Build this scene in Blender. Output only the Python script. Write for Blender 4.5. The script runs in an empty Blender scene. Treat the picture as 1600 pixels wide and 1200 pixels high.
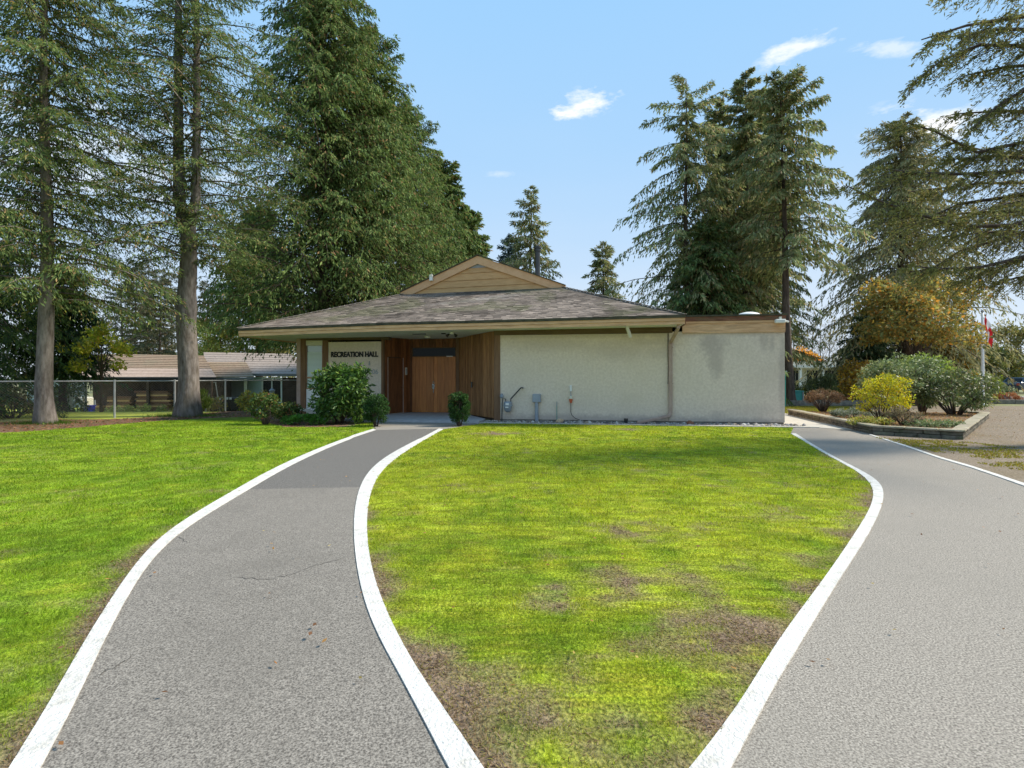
import bpy, math, random
import numpy as np
from mathutils import Vector, Matrix
from mathutils.geometry import tessellate_polygon
R = math.radians
scene = bpy.context.scene
COL = scene.collection

# ------------------------------------------------------------------ camera, sky, sun, exposure
EYE = 1.4; FPX = 850.0; HOR = 590.0
cam_d = bpy.data.cameras.new('camera'); cam = bpy.data.objects.new('camera', cam_d); COL.objects.link(cam)
cam.location = (0, 0, EYE); cam.rotation_euler = (R(90), 0, 0)
cam_d.sensor_fit = 'HORIZONTAL'; cam_d.sensor_width = 36; cam_d.lens = FPX/1600*36
cam_d.shift_y = -(600-HOR)/1600; cam_d.clip_start = 0.05; cam_d.clip_end = 2000
scene.camera = cam
SUN_EL, SUN_AZ = 44.0, 82.0          # azimuth measured from +Y (view direction) towards +X
sd = bpy.data.lights.new('sun', 'SUN'); sun = bpy.data.objects.new('sun', sd); COL.objects.link(sun)
sd.energy = 2.25; sd.angle = R(9.0); sd.color = (1.0, 0.92, 0.78)
sv = Vector((math.sin(R(SUN_AZ))*math.cos(R(SUN_EL)), math.cos(R(SUN_AZ))*math.cos(R(SUN_EL)), math.sin(R(SUN_EL))))
sun.rotation_euler = sv.to_track_quat('Z', 'Y').to_euler(); sun.location = sv*60
scene.view_settings.view_transform = 'Standard'; scene.view_settings.look = 'None'
scene.view_settings.gamma = 1.0; scene.view_settings.exposure = 1.55; scene.view_settings.use_curve_mapping = False
world = bpy.data.worlds.new('World'); scene.world = world; world.use_nodes = True
nt = world.node_tree; nt.nodes.clear()
def nn(t, typ, **kw):
    n = t.nodes.new(typ)
    for k, v in kw.items(): setattr(n, k, v)
    return n
def wmath(op, a, b=None, clamp=False):
    n = nn(nt, 'ShaderNodeMath', operation=op); n.use_clamp = clamp
    for i, v in enumerate((a, b)):
        if v is None: continue
        if isinstance(v, (int, float)): n.inputs[i].default_value = v
        else: nt.links.new(v, n.inputs[i])
    return n.outputs[0]
out = nn(nt, 'ShaderNodeOutputWorld'); bg = nn(nt, 'ShaderNodeBackground'); bg.inputs[1].default_value = 0.15
sky = nn(nt, 'ShaderNodeTexSky', sky_type='NISHITA', sun_disc=False)
sky.sun_elevation = R(SUN_EL); sky.sun_rotation = R(SUN_AZ); sky.altitude = 0; sky.air_density = 1.0; sky.dust_density = 0.6; sky.ozone_density = 1.5
tc = nn(nt, 'ShaderNodeTexCoord')
sep = nn(nt, 'ShaderNodeSeparateXYZ'); nt.links.new(tc.outputs['Generated'], sep.inputs[0])
# thin high cloud veil thickening to the horizon
veil = wmath('POWER', wmath('SUBTRACT', 1.0, wmath('MAXIMUM', sep.outputs[2], 0.0), True), 3.1)
vn = nn(nt, 'ShaderNodeTexNoise'); vn.inputs['Scale'].default_value = 1.6; vn.inputs['Detail'].default_value = 5
mp = nn(nt, 'ShaderNodeMapping'); mp.inputs['Scale'].default_value = (1, 1, 4.0); nt.links.new(tc.outputs['Generated'], mp.inputs[0]); nt.links.new(mp.outputs[0], vn.inputs[0])
veil = wmath('MULTIPLY', veil, wmath('ADD', wmath('MULTIPLY', vn.outputs[0], 0.7), 0.62), True)
mix = nn(nt, 'ShaderNodeMix', data_type='RGBA'); nt.links.new(wmath('MULTIPLY', veil, 0.95), mix.inputs[0])
tint = nn(nt, 'ShaderNodeMix', data_type='RGBA', blend_type='MULTIPLY'); tint.inputs[0].default_value = 1.0
tint.inputs[7].default_value = (1.0, 1.10, 0.96, 1)
nt.links.new(sky.outputs[0], tint.inputs[6])
cap_ = nn(nt, 'ShaderNodeMix', data_type='RGBA', blend_type='DARKEN'); cap_.inputs[0].default_value = 1.0; cap_.inputs[7].default_value = (0.74, 1.44, 2.28, 1); nt.links.new(tint.outputs[2], cap_.inputs[6]); nt.links.new(cap_.outputs[2], mix.inputs[6]); mix.inputs[7].default_value = (1.98, 2.1, 2.22, 1)
col = mix.outputs[2]
cn = nn(nt, 'ShaderNodeTexNoise'); cn.inputs['Scale'].default_value = 16.0; cn.inputs['Detail'].default_value = 7; cn.inputs['Roughness'].default_value = 0.62
mp2 = nn(nt, 'ShaderNodeMapping'); mp2.inputs['Rotation'].default_value = (0, R(18), 0); mp2.inputs['Scale'].default_value = (1, 1, 2.6)
nt.links.new(tc.outputs['Generated'], mp2.inputs[0]); nt.links.new(mp2.outputs[0], cn.inputs[0])
def cloud(px, py, dx, dy, ra, rb, amt):
    global col
    d = Vector(((px-800)/FPX, 1, (HOR-py)/FPX)).normalized()
    e1 = (Vector(((px+dx-800)/FPX, 1, (HOR-py-dy)/FPX)).normalized()-d).normalized(); e2 = d.cross(e1).normalized()
    def dot(v):
        n = nn(nt, 'ShaderNodeVectorMath', operation='DOT_PRODUCT'); nt.links.new(tc.outputs['Generated'], n.inputs[0]); n.inputs[1].default_value = v
        return n.outputs['Value']
    a = wmath('DIVIDE', wmath('SUBTRACT', dot(e1), float(d.dot(e1))), ra)
    b = wmath('DIVIDE', wmath('SUBTRACT', dot(e2), float(d.dot(e2))), rb)
    rr = wmath('SQRT', wmath('ADD', wmath('MULTIPLY', a, a), wmath('MULTIPLY', b, b)))
    front = wmath('GREATER_THAN', dot(d), 0.5)
    m = wmath('SUBTRACT', 1.0, rr, True)
    m = wmath('MULTIPLY', wmath('SUBTRACT', wmath('ADD', m, wmath('MULTIPLY', cn.outputs[0], 3.6)), 2.05), 1.3, True)
    m = wmath('MULTIPLY', m, wmath('MULTIPLY', wmath('SUBTRACT', 1.15, rr, True), 3.0, True), True)
    m = wmath('MULTIPLY', wmath('MULTIPLY', m, front), amt, True)
    mx = nn(nt, 'ShaderNodeMix', data_type='RGBA'); nt.links.new(m, mx.inputs[0]); nt.links.new(col, mx.inputs[6]); mx.inputs[7].default_value = (2.5, 2.55, 2.6, 1)
    col = mx.outputs[2]
for c in [(905, 165, 60, -22, .078, .026, 1.0), (1480, 198, 80, 4, .105, .036, 1.0), (1250, 76, 60, -20, .065, .024, .8), (1390, 74, 60, -4, .05, .014, .5), (1310, 293, 60, 0, .05, .012, .45),
          (780, 272, 60, 0, .035, .008, .3), (140, 240, 60, 4, .30, .10, .5), (2300, 300, 60, -10, .2, .05, .8), (-700, 200, 60, 5, .2, .06, .7)]:
    cloud(*c)
nt.links.new(col, bg.inputs[0]); nt.links.new(bg.outputs[0], out.inputs[0])

# ------------------------------------------------------------------ helpers
def lin(r, g, b): return tuple(((c/255)/12.92 if c/255 <= .04045 else ((c/255+.055)/1.055)**2.4) for c in (r, g, b))
def P(px, py, Y): return Vector(((px-800)/FPX*Y, Y, EYE-(py-HOR)/FPX*Y))
def G(px, py, z=0.0):
    Y = (EYE-z)*FPX/(py-HOR); return Vector(((px-800)/FPX*Y, Y, z))
def sstep(a, b, x):
    t = np.clip((x-a)/(b-a), 0, 1); return t*t*(3-2*t)
def gz(x, y): return -0.9*sstep(21.0, 35.0, y)*sstep(-5.0, -11.0, x)
def gzf(x, y): return float(gz(np.float64(x), np.float64(y)))

def tag(o, label=None, cat=None, group=None, kind=None):
    if label: o['label'] = label
    if cat: o['category'] = cat
    if group: o['group'] = group
    if kind: o['kind'] = kind
    return o
def empty(name, loc, label, cat, group=None, rz=0.0):
    o = bpy.data.objects.new(name, None); COL.objects.link(o); o.location = loc; o.rotation_euler = (0, 0, rz); o.empty_display_size = .2
    return tag(o, label, cat, group)
def link(name, me, parent=None, kind=None, mat=None):
    o = bpy.data.objects.new(name, me); COL.objects.link(o)
    if parent: o.parent = parent
    if kind: o['kind'] = kind
    if mat and not me.materials: me.materials.append(mat)
    return o
class MB:
    """collects boxes, prisms, tubes"""
    def __init__(s): s.v = []; s.f = []
    def face(s, pts):
        n = len(s.v); s.v += [tuple(p) for p in pts]; s.f.append(tuple(range(n, n+len(pts))))
    def box(s, x0, x1, y0, y1, z0, z1):
        n = len(s.v)
        s.v += [(x0,y0,z0),(x1,y0,z0),(x1,y1,z0),(x0,y1,z0),(x0,y0,z1),(x1,y0,z1),(x1,y1,z1),(x0,y1,z1)]
        s.f += [tuple(n+i for i in q) for q in ((0,3,2,1),(4,5,6,7),(0,1,5,4),(1,2,6,5),(2,3,7,6),(3,0,4,7))]
    def hexa(s, a):
        n = len(s.v); s.v += [tuple(p) for p in a]
        s.f += [tuple(n+i for i in q) for q in ((0,3,2,1),(4,5,6,7),(0,1,5,4),(1,2,6,5),(2,3,7,6),(3,0,4,7))]
    def beam(s, a, b, w, h, up=(0,0,1)):
        a = Vector(a); b = Vector(b); d = (b-a).normalized(); up = Vector(up)
        sd_ = d.cross(up)
        if sd_.length < 1e-4: sd_ = Vector((1,0,0))
        sd_.normalize(); u = sd_.cross(d).normalized()
        q = [a-sd_*w/2-u*h/2, a+sd_*w/2-u*h/2, a+sd_*w/2+u*h/2, a-sd_*w/2+u*h/2]
        s.hexa(q+[p+(b-a) for p in q])
    def tube(s, pts, rad, n=8, cap=True):
        pts = [Vector(p) for p in pts]
        if not hasattr(rad, '__len__'): rad = [rad]*len(pts)
        base = len(s.v); ref = Vector((0.31,.17,1)) if abs((pts[-1]-pts[0]).normalized().z) < .9 else Vector((1,.2,0))
        for i, p in enumerate(pts):
            d = (pts[min(i+1,len(pts)-1)]-pts[max(i-1,0)]).normalized()
            a = d.cross(ref).normalized(); b = d.cross(a)
            for k in range(n):
                t = 2*math.pi*k/n; s.v.append(tuple(p+(a*math.cos(t)+b*math.sin(t))*rad[i]))
        for i in range(len(pts)-1):
            for k in range(n):
                s.f.append((base+i*n+k, base+i*n+(k+1)%n, base+(i+1)*n+(k+1)%n, base+(i+1)*n+k))
        if cap:
            s.f.append(tuple(base+k for k in range(n))[::-1]); e = base+(len(pts)-1)*n; s.f.append(tuple(e+k for k in range(n)))
    def lathe(s, c, prof, n=16):
        s.tube([(c[0],c[1],c[2]+z) for r_, z in prof], [max(r_,.0005) for r_, z in prof], n)
    def build(s, name, mat, parent=None, kind=None, org=None, smooth=False, bevel=0):
        me = bpy.data.meshes.new(name); v = s.v
        if org is not None: v = [(a-org[0], b-org[1], c-org[2]) for a, b, c in v]
        me.from_pydata(v, [], s.f); me.materials.append(mat)
        if smooth: me.shade_smooth()
        o = link(name, me, parent, kind)
        if bevel:
            m = o.modifiers.new('bevel', 'BEVEL'); m.width = bevel; m.segments = 1; m.limit_method = 'ANGLE'
        me.update(); return o
def np_mesh(name, V, k, mat, parent=None, kind=None, C=None, org=None, smooth=False):
    """faces are runs of k consecutive vertices"""
    V = np.asarray(V, np.float32).reshape(-1, 3)
    if org is not None: V = V-np.asarray(org, np.float32)
    n = len(V); nf = n//k; me = bpy.data.meshes.new(name)
    me.vertices.add(n); me.vertices.foreach_set('co', V.ravel())
    me.loops.add(n); me.loops.foreach_set('vertex_index', np.arange(n, dtype=np.int32))
    me.polygons.add(nf); me.polygons.foreach_set('loop_start', np.arange(0, n, k, dtype=np.int32))
    try: me.polygons.foreach_set('loop_total', np.full(nf, k, dtype=np.int32))
    except Exception: pass
    if C is not None:
        C = np.asarray(C, np.float32)
        if len(C) == nf: C = np.repeat(C, k, 0)
        at = me.color_attributes.new('Col', 'FLOAT_COLOR', 'POINT')
        at.data.foreach_set('color', np.concatenate([C, np.ones((n,1),np.float32)],1).ravel())
    me.update(calc_edges=True); me.validate()
    me.materials.append(mat)
    return link(name, me, parent, kind)
def poly(name, pts, z, mat, kind='structure', parent=None, follow=False, thick=0.0, label=None):
    pts = [Vector((p[0], p[1], 0)) for p in pts]
    tris = tessellate_polygon([pts]); me = bpy.data.meshes.new(name)
    v = [(p.x, p.y, z+(gzf(p.x,p.y) if follow else 0)) for p in pts]; f = []
    for t in tris:
        a, b, c = (pts[i] for i in t)
        f.append(tuple(t) if (b-a).cross(c-a).z > 0 else tuple(reversed(t)))
    if thick:
        n = len(pts); v += [(x,y,zz-thick) for x,y,zz in v]
        area = sum(pts[i].x*pts[(i+1)%n].y-pts[(i+1)%n].x*pts[i].y for i in range(n))
        for i in range(n):
            j = (i+1)%n; f.append((i, n+i, n+j, j) if area > 0 else (i, j, n+j, n+i))
    me.from_pydata(v, [], f); me.materials.append(mat); me.update()
    return link(name, me, parent, kind)

# numpy value noise
_rng0 = np.random.default_rng(5); _lat = _rng0.random((256, 256))
def vnoise(x, y):
    xi = np.floor(x).astype(int); yi = np.floor(y).astype(int); fx = x-xi; fy = y-yi
    fx = fx*fx*(3-2*fx); fy = fy*fy*(3-2*fy)
    a = _lat[xi%256, yi%256]; b = _lat[(xi+1)%256, yi%256]; c = _lat[xi%256, (yi+1)%256]; d = _lat[(xi+1)%256, (yi+1)%256]
    return (a*(1-fx)+b*fx)*(1-fy)+(c*(1-fx)+d*fx)*fy
def fbm(x, y, o=4):
    s = 0; a = .5; t = 0
    for i in range(o): s = s+a*vnoise(x*2**i+17*i, y*2**i+31*i); t += a; a *= .55
    return s/t

# ------------------------------------------------------------------ materials
def mat(name, c1, c2=None, scale=8.0, rough=.85, bump=.0, bscale=None, spec=.3, metal=0.0, stretch=(1,1,1), detail=6, c3=None, s3=1.0, w3=.5, rand=0.0, p1=.35, p2=.65, trans=0.0):
    m = bpy.data.materials.new(name); m.use_nodes = True; t = m.node_tree; b = t.nodes['Principled BSDF']
    b.inputs['Roughness'].default_value = rough; b.inputs['Metallic'].default_value = metal
    b.inputs['Specular IOR Level'].default_value = spec
    tcn = nn(t, 'ShaderNodeTexCoord'); mpn = nn(t, 'ShaderNodeMapping'); mpn.inputs['Scale'].default_value = stretch
    t.links.new(tcn.outputs['Object'], mpn.inputs[0])
    c2 = c2 or c1
    n1 = nn(t, 'ShaderNodeTexNoise'); n1.inputs['Scale'].default_value = scale; n1.inputs['Detail'].default_value = detail; n1.inputs['Roughness'].default_value = .65
    t.links.new(mpn.outputs[0], n1.inputs[0])
    cr = nn(t, 'ShaderNodeValToRGB'); cr.color_ramp.elements[0].position = p1; cr.color_ramp.elements[1].position = p2
    cr.color_ramp.elements[0].color = (*c1, 1); cr.color_ramp.elements[1].color = (*c2, 1); t.links.new(n1.outputs[0], cr.inputs[0])
    c = cr.outputs[0]
    if c3:
        n3 = nn(t, 'ShaderNodeTexNoise'); n3.inputs['Scale'].default_value = s3; n3.inputs['Detail'].default_value = 5; n3.inputs['Roughness'].default_value = .7
        t.links.new(mpn.outputs[0], n3.inputs[0])
        r3 = nn(t, 'ShaderNodeMapRange'); r3.inputs[1].default_value = .48; r3.inputs[2].default_value = .68; r3.inputs[4].default_value = w3
        t.links.new(n3.outputs[0], r3.inputs[0])
        mx = nn(t, 'ShaderNodeMix', data_type='RGBA'); t.links.new(r3.outputs[0], mx.inputs[0]); t.links.new(c, mx.inputs[6]); mx.inputs[7].default_value = (*c3, 1); c = mx.outputs[2]
    if rand:
        oi = nn(t, 'ShaderNodeObjectInfo'); mr = nn(t, 'ShaderNodeMapRange'); mr.inputs[3].default_value = 1-rand; mr.inputs[4].default_value = 1+rand
        t.links.new(oi.outputs['Random'], mr.inputs[0]); hs = nn(t, 'ShaderNodeHueSaturation'); t.links.new(mr.outputs[0], hs.inputs['Value']); t.links.new(c, hs.inputs['Color']); c = hs.outputs[0]
    t.links.new(c, b.inputs['Base Color'])
    if bump:
        n2 = nn(t, 'ShaderNodeTexNoise'); n2.inputs['Scale'].default_value = bscale or scale*2; n2.inputs['Detail'].default_value = 5
        t.links.new(mpn.outputs[0], n2.inputs[0])
        bp = nn(t, 'ShaderNodeBump'); bp.inputs['Strength'].default_value = bump; bp.inputs['Distance'].default_value = .02
        t.links.new(n2.outputs[0], bp.inputs['Height']); t.links.new(bp.outputs[0], b.inputs['Normal'])
    return m
def leafmat(name, trans=.4, rough=.6, attr=True, color=None, spec=.25):
    m = bpy.data.materials.new(name); m.use_nodes = True; t = m.node_tree; b = t.nodes['Principled BSDF']; o = t.nodes['Material Output']
    b.inputs['Roughness'].default_value = rough; b.inputs['Specular IOR Level'].default_value = spec
    tr = nn(t, 'ShaderNodeBsdfTranslucent'); mx = nn(t, 'ShaderNodeMixShader'); mx.inputs[0].default_value = trans
    if attr:
        a = nn(t, 'ShaderNodeAttribute', attribute_name='Col'); t.links.new(a.outputs['Color'], b.inputs['Base Color'])
        hs = nn(t, 'ShaderNodeHueSaturation'); hs.inputs['Value'].default_value = 1.35; hs.inputs['Saturation'].default_value = 1.05; t.links.new(a.outputs['Color'], hs.inputs['Color']); t.links.new(hs.outputs[0], tr.inputs[0])
    else:
        b.inputs['Base Color'].default_value = (*color, 1); tr.inputs[0].default_value = (*color, 1)
    t.links.new(b.outputs[0], mx.inputs[1]); t.links.new(tr.outputs[0], mx.inputs[2]); t.links.new(mx.outputs[0], o.inputs[0])
    return m
M = {}
M['ground'] = mat('ground_soil', (.16,.15,.07), (.22,.24,.09), .5, c3=(.20,.16,.10), s3=.15)
M['asphalt_mid'] = mat('asphalt_left', (.075,.066,.057), (.36,.325,.28), 110, .95, .22, 150, c3=(.14,.126,.108), s3=.9, w3=.5, detail=4, p1=.36, p2=.68)
M['asphalt'] = mat('asphalt', (.11,.096,.082), (.46,.415,.355), 110, .95, .22, 150, c3=(.22,.20,.17), s3=.55, w3=.45, detail=4, p1=.36, p2=.68)
M['asphalt_old'] = mat('asphalt_dark', (.07,.065,.06), (.27,.25,.225), 95, .9, .4, 150, detail=3, p1=.4, p2=.68)
M['crack'] = mat('crack', (.075,.068,.06))
M['whitepaint'] = mat('white_edge_paint', (.56,.54,.50), (.74,.72,.68), 22, .85, .6, 60, c3=(.30,.27,.22), s3=11, w3=.6)
M['concrete'] = mat('concrete', (.40,.37,.32), (.52,.49,.43), 6, .9, .2, 60, c3=(.33,.30,.25), s3=1.2)
M['slab'] = mat('porch_slab', (.34,.34,.36), (.44,.44,.46), 5, .8, .1, 60)
M['gravel'] = mat('gravel', (.10,.075,.05), (.33,.265,.20), 30, .95, 1.0, 40, c3=(.17,.13,.07), s3=.5, w3=.8)
M['mulch'] = mat('leaf_mulch', (.10,.05,.03), (.26,.15,.10), 26, .95, .8, 30, c3=(.14,.14,.05), s3=.7, w3=.6)
M['bedsoil'] = mat('bed_soil', (.10,.065,.04), (.24,.16,.10), 18, .95, .8, 24, c3=(.30,.22,.06), s3=2.2, w3=.6)
M['fargrass'] = mat('far_grass', (.20,.24,.03), (.30,.34,.05), 3, .9, .5, 20, c3=(.12,.16,.03), s3=.6)
M['fargrass2'] = mat('beyond_fence_grass', (.30,.36,.04), (.40,.42,.06), 3, .9, .5, 20, c3=(.20,.24,.04), s3=.6)
M['stucco'] = mat('stucco', (.66,.545,.43), (.78,.665,.54), 14, .95, .45, 85, c3=(.62,.52,.40), s3=.8, w3=.45)
M['stain'] = mat('stucco_stain', (.40,.34,.29), (.47,.41,.35), 9, .95, .4, 85)
M['beam'] = mat('dark_beam', (.10,.065,.035), (.15,.10,.055), 5, .8, stretch=(.4,4,4))
M['post'] = mat('corner_post', (.16,.085,.045), (.23,.13,.07), 5, .75, .1, 20, stretch=(4,4,.4))
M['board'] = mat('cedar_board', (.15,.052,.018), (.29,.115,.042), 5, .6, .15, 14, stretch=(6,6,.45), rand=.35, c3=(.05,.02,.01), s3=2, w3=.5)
M['boardlight'] = mat('pale_cedar', (.25,.115,.045), (.44,.235,.105), 5, .65, .15, 14, stretch=(6,6,.45), rand=.30, c3=(.12,.06,.035), s3=2, w3=.5)  # paler cedar tone than the other entry boards
M['door'] = mat('varnished_door', (.38,.125,.028), (.56,.22,.055), 4, .5, .05, 14, stretch=(7,7,.4), rand=.16, spec=.5)
M['fascia'] = mat('fascia_wood', (.58,.33,.17), (.74,.47,.27), 4, .75, .1, 20, stretch=(.5,4,4), c3=(.27,.17,.09), s3=3, w3=.5)
M['siding'] = mat('gable_siding', (.50,.29,.13), (.62,.38,.185), 4, .75, .1, 20, stretch=(.5,4,6), rand=.07)
M['rake'] = mat('rake_board', (.58,.34,.18), (.66,.41,.23), 4, .75, stretch=(1,1,1))
M['weathered'] = mat('weathered_wood', (.13,.055,.035), (.26,.12,.07), 5, .9, .3, 20, stretch=(.7,4,4), c3=(.10,.10,.05), s3=4, w3=.8)
M['moss'] = mat('mossy_edge', (.045,.042,.03), (.11,.10,.06), 8, .95, .5, 40, stretch=(.5,1,1))
M['shingle'] = mat('roof_shingle', (.15,.125,.11), (.33,.30,.275), 8, .95, .4, 60, stretch=(1,1,1), c3=(.15,.15,.08), s3=1.1, w3=.6)
M['shingle2'] = leafmat('shingle_tones', 0.0, .95, spec=.1)
M['soffit'] = mat('soffit_paint', (.62,.63,.58), (.68,.69,.64), 3, .8)
M['black'] = mat('black_metal', (.02,.02,.022), (.035,.035,.035), 8, .35, spec=.6)
M['blackmatte'] = mat('matt_black', (.018,.018,.02), rough=.7)
M['glass'] = mat('dark_glass', (.012,.016,.016), rough=.12, spec=.12)
M['winglass'] = mat('window_glass', (.30,.40,.36), (.36,.46,.42), 1, .08, spec=1.0)
M['blind'] = mat('blind_slat', (.62,.72,.68), rough=.6)
M['white'] = mat('white_trim', (.74,.73,.70), (.80,.79,.76), 6, .6)
M['cream'] = mat('cream_trim', (.62,.58,.47), (.70,.66,.55), 4, .7)
M['chrome'] = mat('handle_metal', (.70,.70,.70), rough=.25, metal=.9)
M['bronze'] = mat('bronze_handle', (.30,.18,.12), rough=.4, metal=.6)
M['pink'] = mat('downspout_paint', (.36,.25,.20), (.44,.32,.265), 5, .6)
M['grey'] = mat('grey_box', (.28,.31,.35), (.34,.37,.41), 6, .5)
M['meter'] = mat('meter_grey', (.24,.27,.31), (.30,.33,.37), 6, .45)
M['orange'] = mat('orange_plug', (.55,.12,.05), rough=.5)
M['galv'] = mat('galvanised', (.30,.31,.31), (.42,.43,.43), 9, .5, metal=.4)
M['wire'] = mat('fence_wire', (.20,.20,.20), rough=.5, metal=.3)
M['bark'] = mat('fir_bark', (.09,.072,.06), (.24,.21,.19), 9, .95, 1.0, 14, stretch=(1,1,.30), c3=(.10,.085,.05), s3=1.4, w3=.5)
M['barkdark'] = mat('dark_bark', (.05,.036,.028), (.12,.09,.07), 9, .95, .8, 14, stretch=(1,1,.3))
M['leaf'] = leafmat('foliage', .33, .55)
M['needle'] = leafmat('needles', .28, .7, spec=.15)
M['gloss'] = leafmat('glossy_leaf', .25, .48, spec=.35)
M['grass'] = leafmat('grass_blade', .45, .6, spec=.15)
M['stone'] = mat('wall_stone', (.055,.048,.038), (.19,.165,.13), 7, .95, .8, 22, rand=.25, c3=(.10,.12,.05), s3=3, w3=.55)
M['cap'] = mat('cap_stone', (.24,.21,.15), (.40,.35,.27), 6, .95, .5, 25, rand=.10, c3=(.22,.24,.12), s3=2.5, w3=.5)
M['rock'] = mat('river_rock', (.25,.24,.22), (.50,.48,.45), 6, .9, .4, 20)
M['rocktan'] = mat('tan_rock', (.42,.28,.17), (.55,.40,.26), 6, .9, .4, 20)
M['rockred'] = mat('rust_rock', (.20,.085,.05), (.30,.15,.09), 8, .9, .5, 20)
M['timber'] = mat('grey_timber', (.13,.12,.10), (.25,.23,.19), 6, .95, .4, 25)
M['roofbrown'] = mat('brown_composition_roof', (.22,.145,.095), (.36,.26,.18), 7, .95, .3, 30, c3=(.22,.20,.13), s3=.8)
M['roofgrey'] = mat('grey_composition_roof', (.25,.20,.17), (.37,.31,.27), 7, .95, .3, 30)
M['rooftan'] = mat('tan_composition_roof', (.33,.235,.18), (.46,.35,.28), 7, .95, .3, 30)
M['housegrey'] = mat('grey_siding', (.14,.145,.15), (.18,.185,.19), 3, .8)
M['houseblue'] = mat('pale_blue_siding', (.36,.46,.48), (.44,.54,.56), 3, .8)
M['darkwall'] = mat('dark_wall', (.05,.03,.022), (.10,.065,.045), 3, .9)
M['bin'] = mat('black_bin', (.02,.022,.025), rough=.5)
M['blue'] = mat('blue_plastic', (.02,.03,.30), rough=.5)
M['teal'] = mat('teal_paint', (.05,.26,.22), (.07,.32,.27), 4, .6)
M['flagred'] = leafmat('flag_red', .4, .8, False, (.62,.025,.03)); M['flagwhite'] = leafmat('flag_white', .4, .8, False, (.82,.80,.80))
M['carpaint'] = mat('dark_blue_paint', (.012,.022,.04), rough=.2, spec=.8)
M['tyre'] = mat('tyre_rubber', (.02,.02,.02), rough=.8)
M['letter'] = mat('black_letter', (.012,.012,.012), rough=.5)
M['ghost'] = mat('faded_numeral', (.36,.38,.38), rough=.9)
M['redlamp'] = mat('tail_red', (.35,.02,.02), rough=.3)

# ------------------------------------------------------------------ plan geometry of paths (points measured on the ground)
def gl(l): return [G(x, y) for x, y in l]
A_out = gl([(62.5,1131.7),(89.6,1081.7),(125,1015),(158,965),(196,902.5),(233,852.5),(267,827.5),(317,794),(375,765),(400,746),(446,723),(500,700),(542,684),(583,671)])
A_in = gl([(104,1132),(137.5,1061),(160,1006.7),(187.5,956.7),(216.7,902.5),(237.5,875),(266.7,843),(308,813),(354,788),(389.6,766),(416.7,749),(450,730),(496,706.7),(541.7,688),(587.5,672.5)])
B_in = gl([(664,1133),(635.6,1077.5),(605,1025),(583,985.6),(567.8,941.9),(559,902.5),(552.5,858.75),(551.2,815),(554.7,784.4),(563.4,751.6),(578.75,729.7),(609.4,707.8),(648.75,690.3),(686,670.5)])
B_out = gl([(707.8,1133),(675,1086),(648.75,1046.9),(626.9,1007.5),(605,963.75),(587.5,920),(576.6,880.6),(572.2,836.9),(572.2,806.25),(576.6,771.25),(587.5,743),(609.4,719.5),(644.4,699),(692.5,671.5)])
C_out = gl([(1141.7,1131.7),(1168.75,1081.7),(1193.75,1040),(1220.8,998),(1250,956.7),(1275,926),(1300,890),(1325,852.5),(1350,815),(1366.7,785.8),(1370.8,765),(1354,744),(1325,729.6),(1291.7,713),(1262.5,694),(1235.4,678.3)])
C_in = gl([(1179,1131.7),(1200,1090),(1225,1052.5),(1245.8,1015),(1275,969),(1300,925),(1325,885.8),(1354,844),(1375,806.7),(1385.4,773),(1381,760.8),(1366.7,746),(1337.5,731.7),(1300,715),(1270.8,696),(1243.75,678.3)])
D_l = gl([(1358,680),(1412.5,698),(1466.7,717),(1516.7,731.7),(1562.5,747.5),(1600,761),(1680,790),(1900,868)])
D_r = gl([(1360,679.4),(1414,696.3),(1468.5,715),(1518.5,729.4),(1565,744.8),(1602,757.5),(1682,786),(1905,862)])
def smooth_line(pts, n=5):
    out_ = []
    for i in range(len(pts)-1):
        p0 = pts[max(i-1,0)]; p1 = pts[i]; p2 = pts[i+1]; p3 = pts[min(i+2,len(pts)-1)]
        for k in range(n):
            t = k/n; out_.append(.5*((2*p1)+(-p0+p2)*t+(2*p0-5*p1+4*p2-p3)*t*t+(-p0+3*p1-3*p2+p3)*t**3))
    return out_+[pts[-1]]
def V3(x, y): return Vector((x, y, 0))
# the edgings run on behind the camera: A past the left, B and C meet in a rounded apex
A_out = [V3(1.2,-4.6), V3(-.2,-1.6), V3(-1.35,1.05)]+A_out; A_in = [V3(1.32,-4.6), V3(-.08,-1.6), V3(-1.24,1.08)]+A_in
B_out = [V3(.12,1.50), V3(-.02,1.78)]+B_out; B_in = [V3(.10,1.32), V3(-.14,1.74)]+B_in
C_out = [V3(.22,1.50), V3(.52,1.80)]+C_out; C_in = [V3(.26,1.32), V3(.64,1.74)]+C_in
def mavg(l, k=5):
    for _ in range(2): l = [l[0]]+[sum((l[min(max(i+j,0),len(l)-1)] for j in range(-k,k+1)), Vector((0,0,0)))/(2*k+1) if k <= i < len(l)-k else l[i] for i in range(1,len(l)-1)]+[l[-1]]
    return l
A_out, A_in, B_in, B_out, C_out, C_in = [mavg(smooth_line(l)) for l in (A_out, A_in, B_in, B_out, C_out, C_in)]
def resamp(l, n):
    l = np.array([[p[0], p[1]] for p in l]); d = np.r_[0, np.cumsum(np.hypot(*np.diff(l, axis=0).T))]; t = np.linspace(0, d[-1], n)
    return np.stack([np.interp(t, d, l[:,0]), np.interp(t, d, l[:,1])], 1)
def in_poly(x, y, pg):
    pg = np.asarray([[p[0], p[1]] for p in pg]); r = np.zeros(x.shape, bool); n = len(pg)
    for i in range(n):
        x0, y0 = pg[i]; x1, y1 = pg[(i+1)%n]
        if y0 == y1: continue
        c = ((y0 > y) != (y1 > y)) & (x < (x1-x0)*(y-y0)/(y1-y0)+x0); r ^= c
    return r
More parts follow.
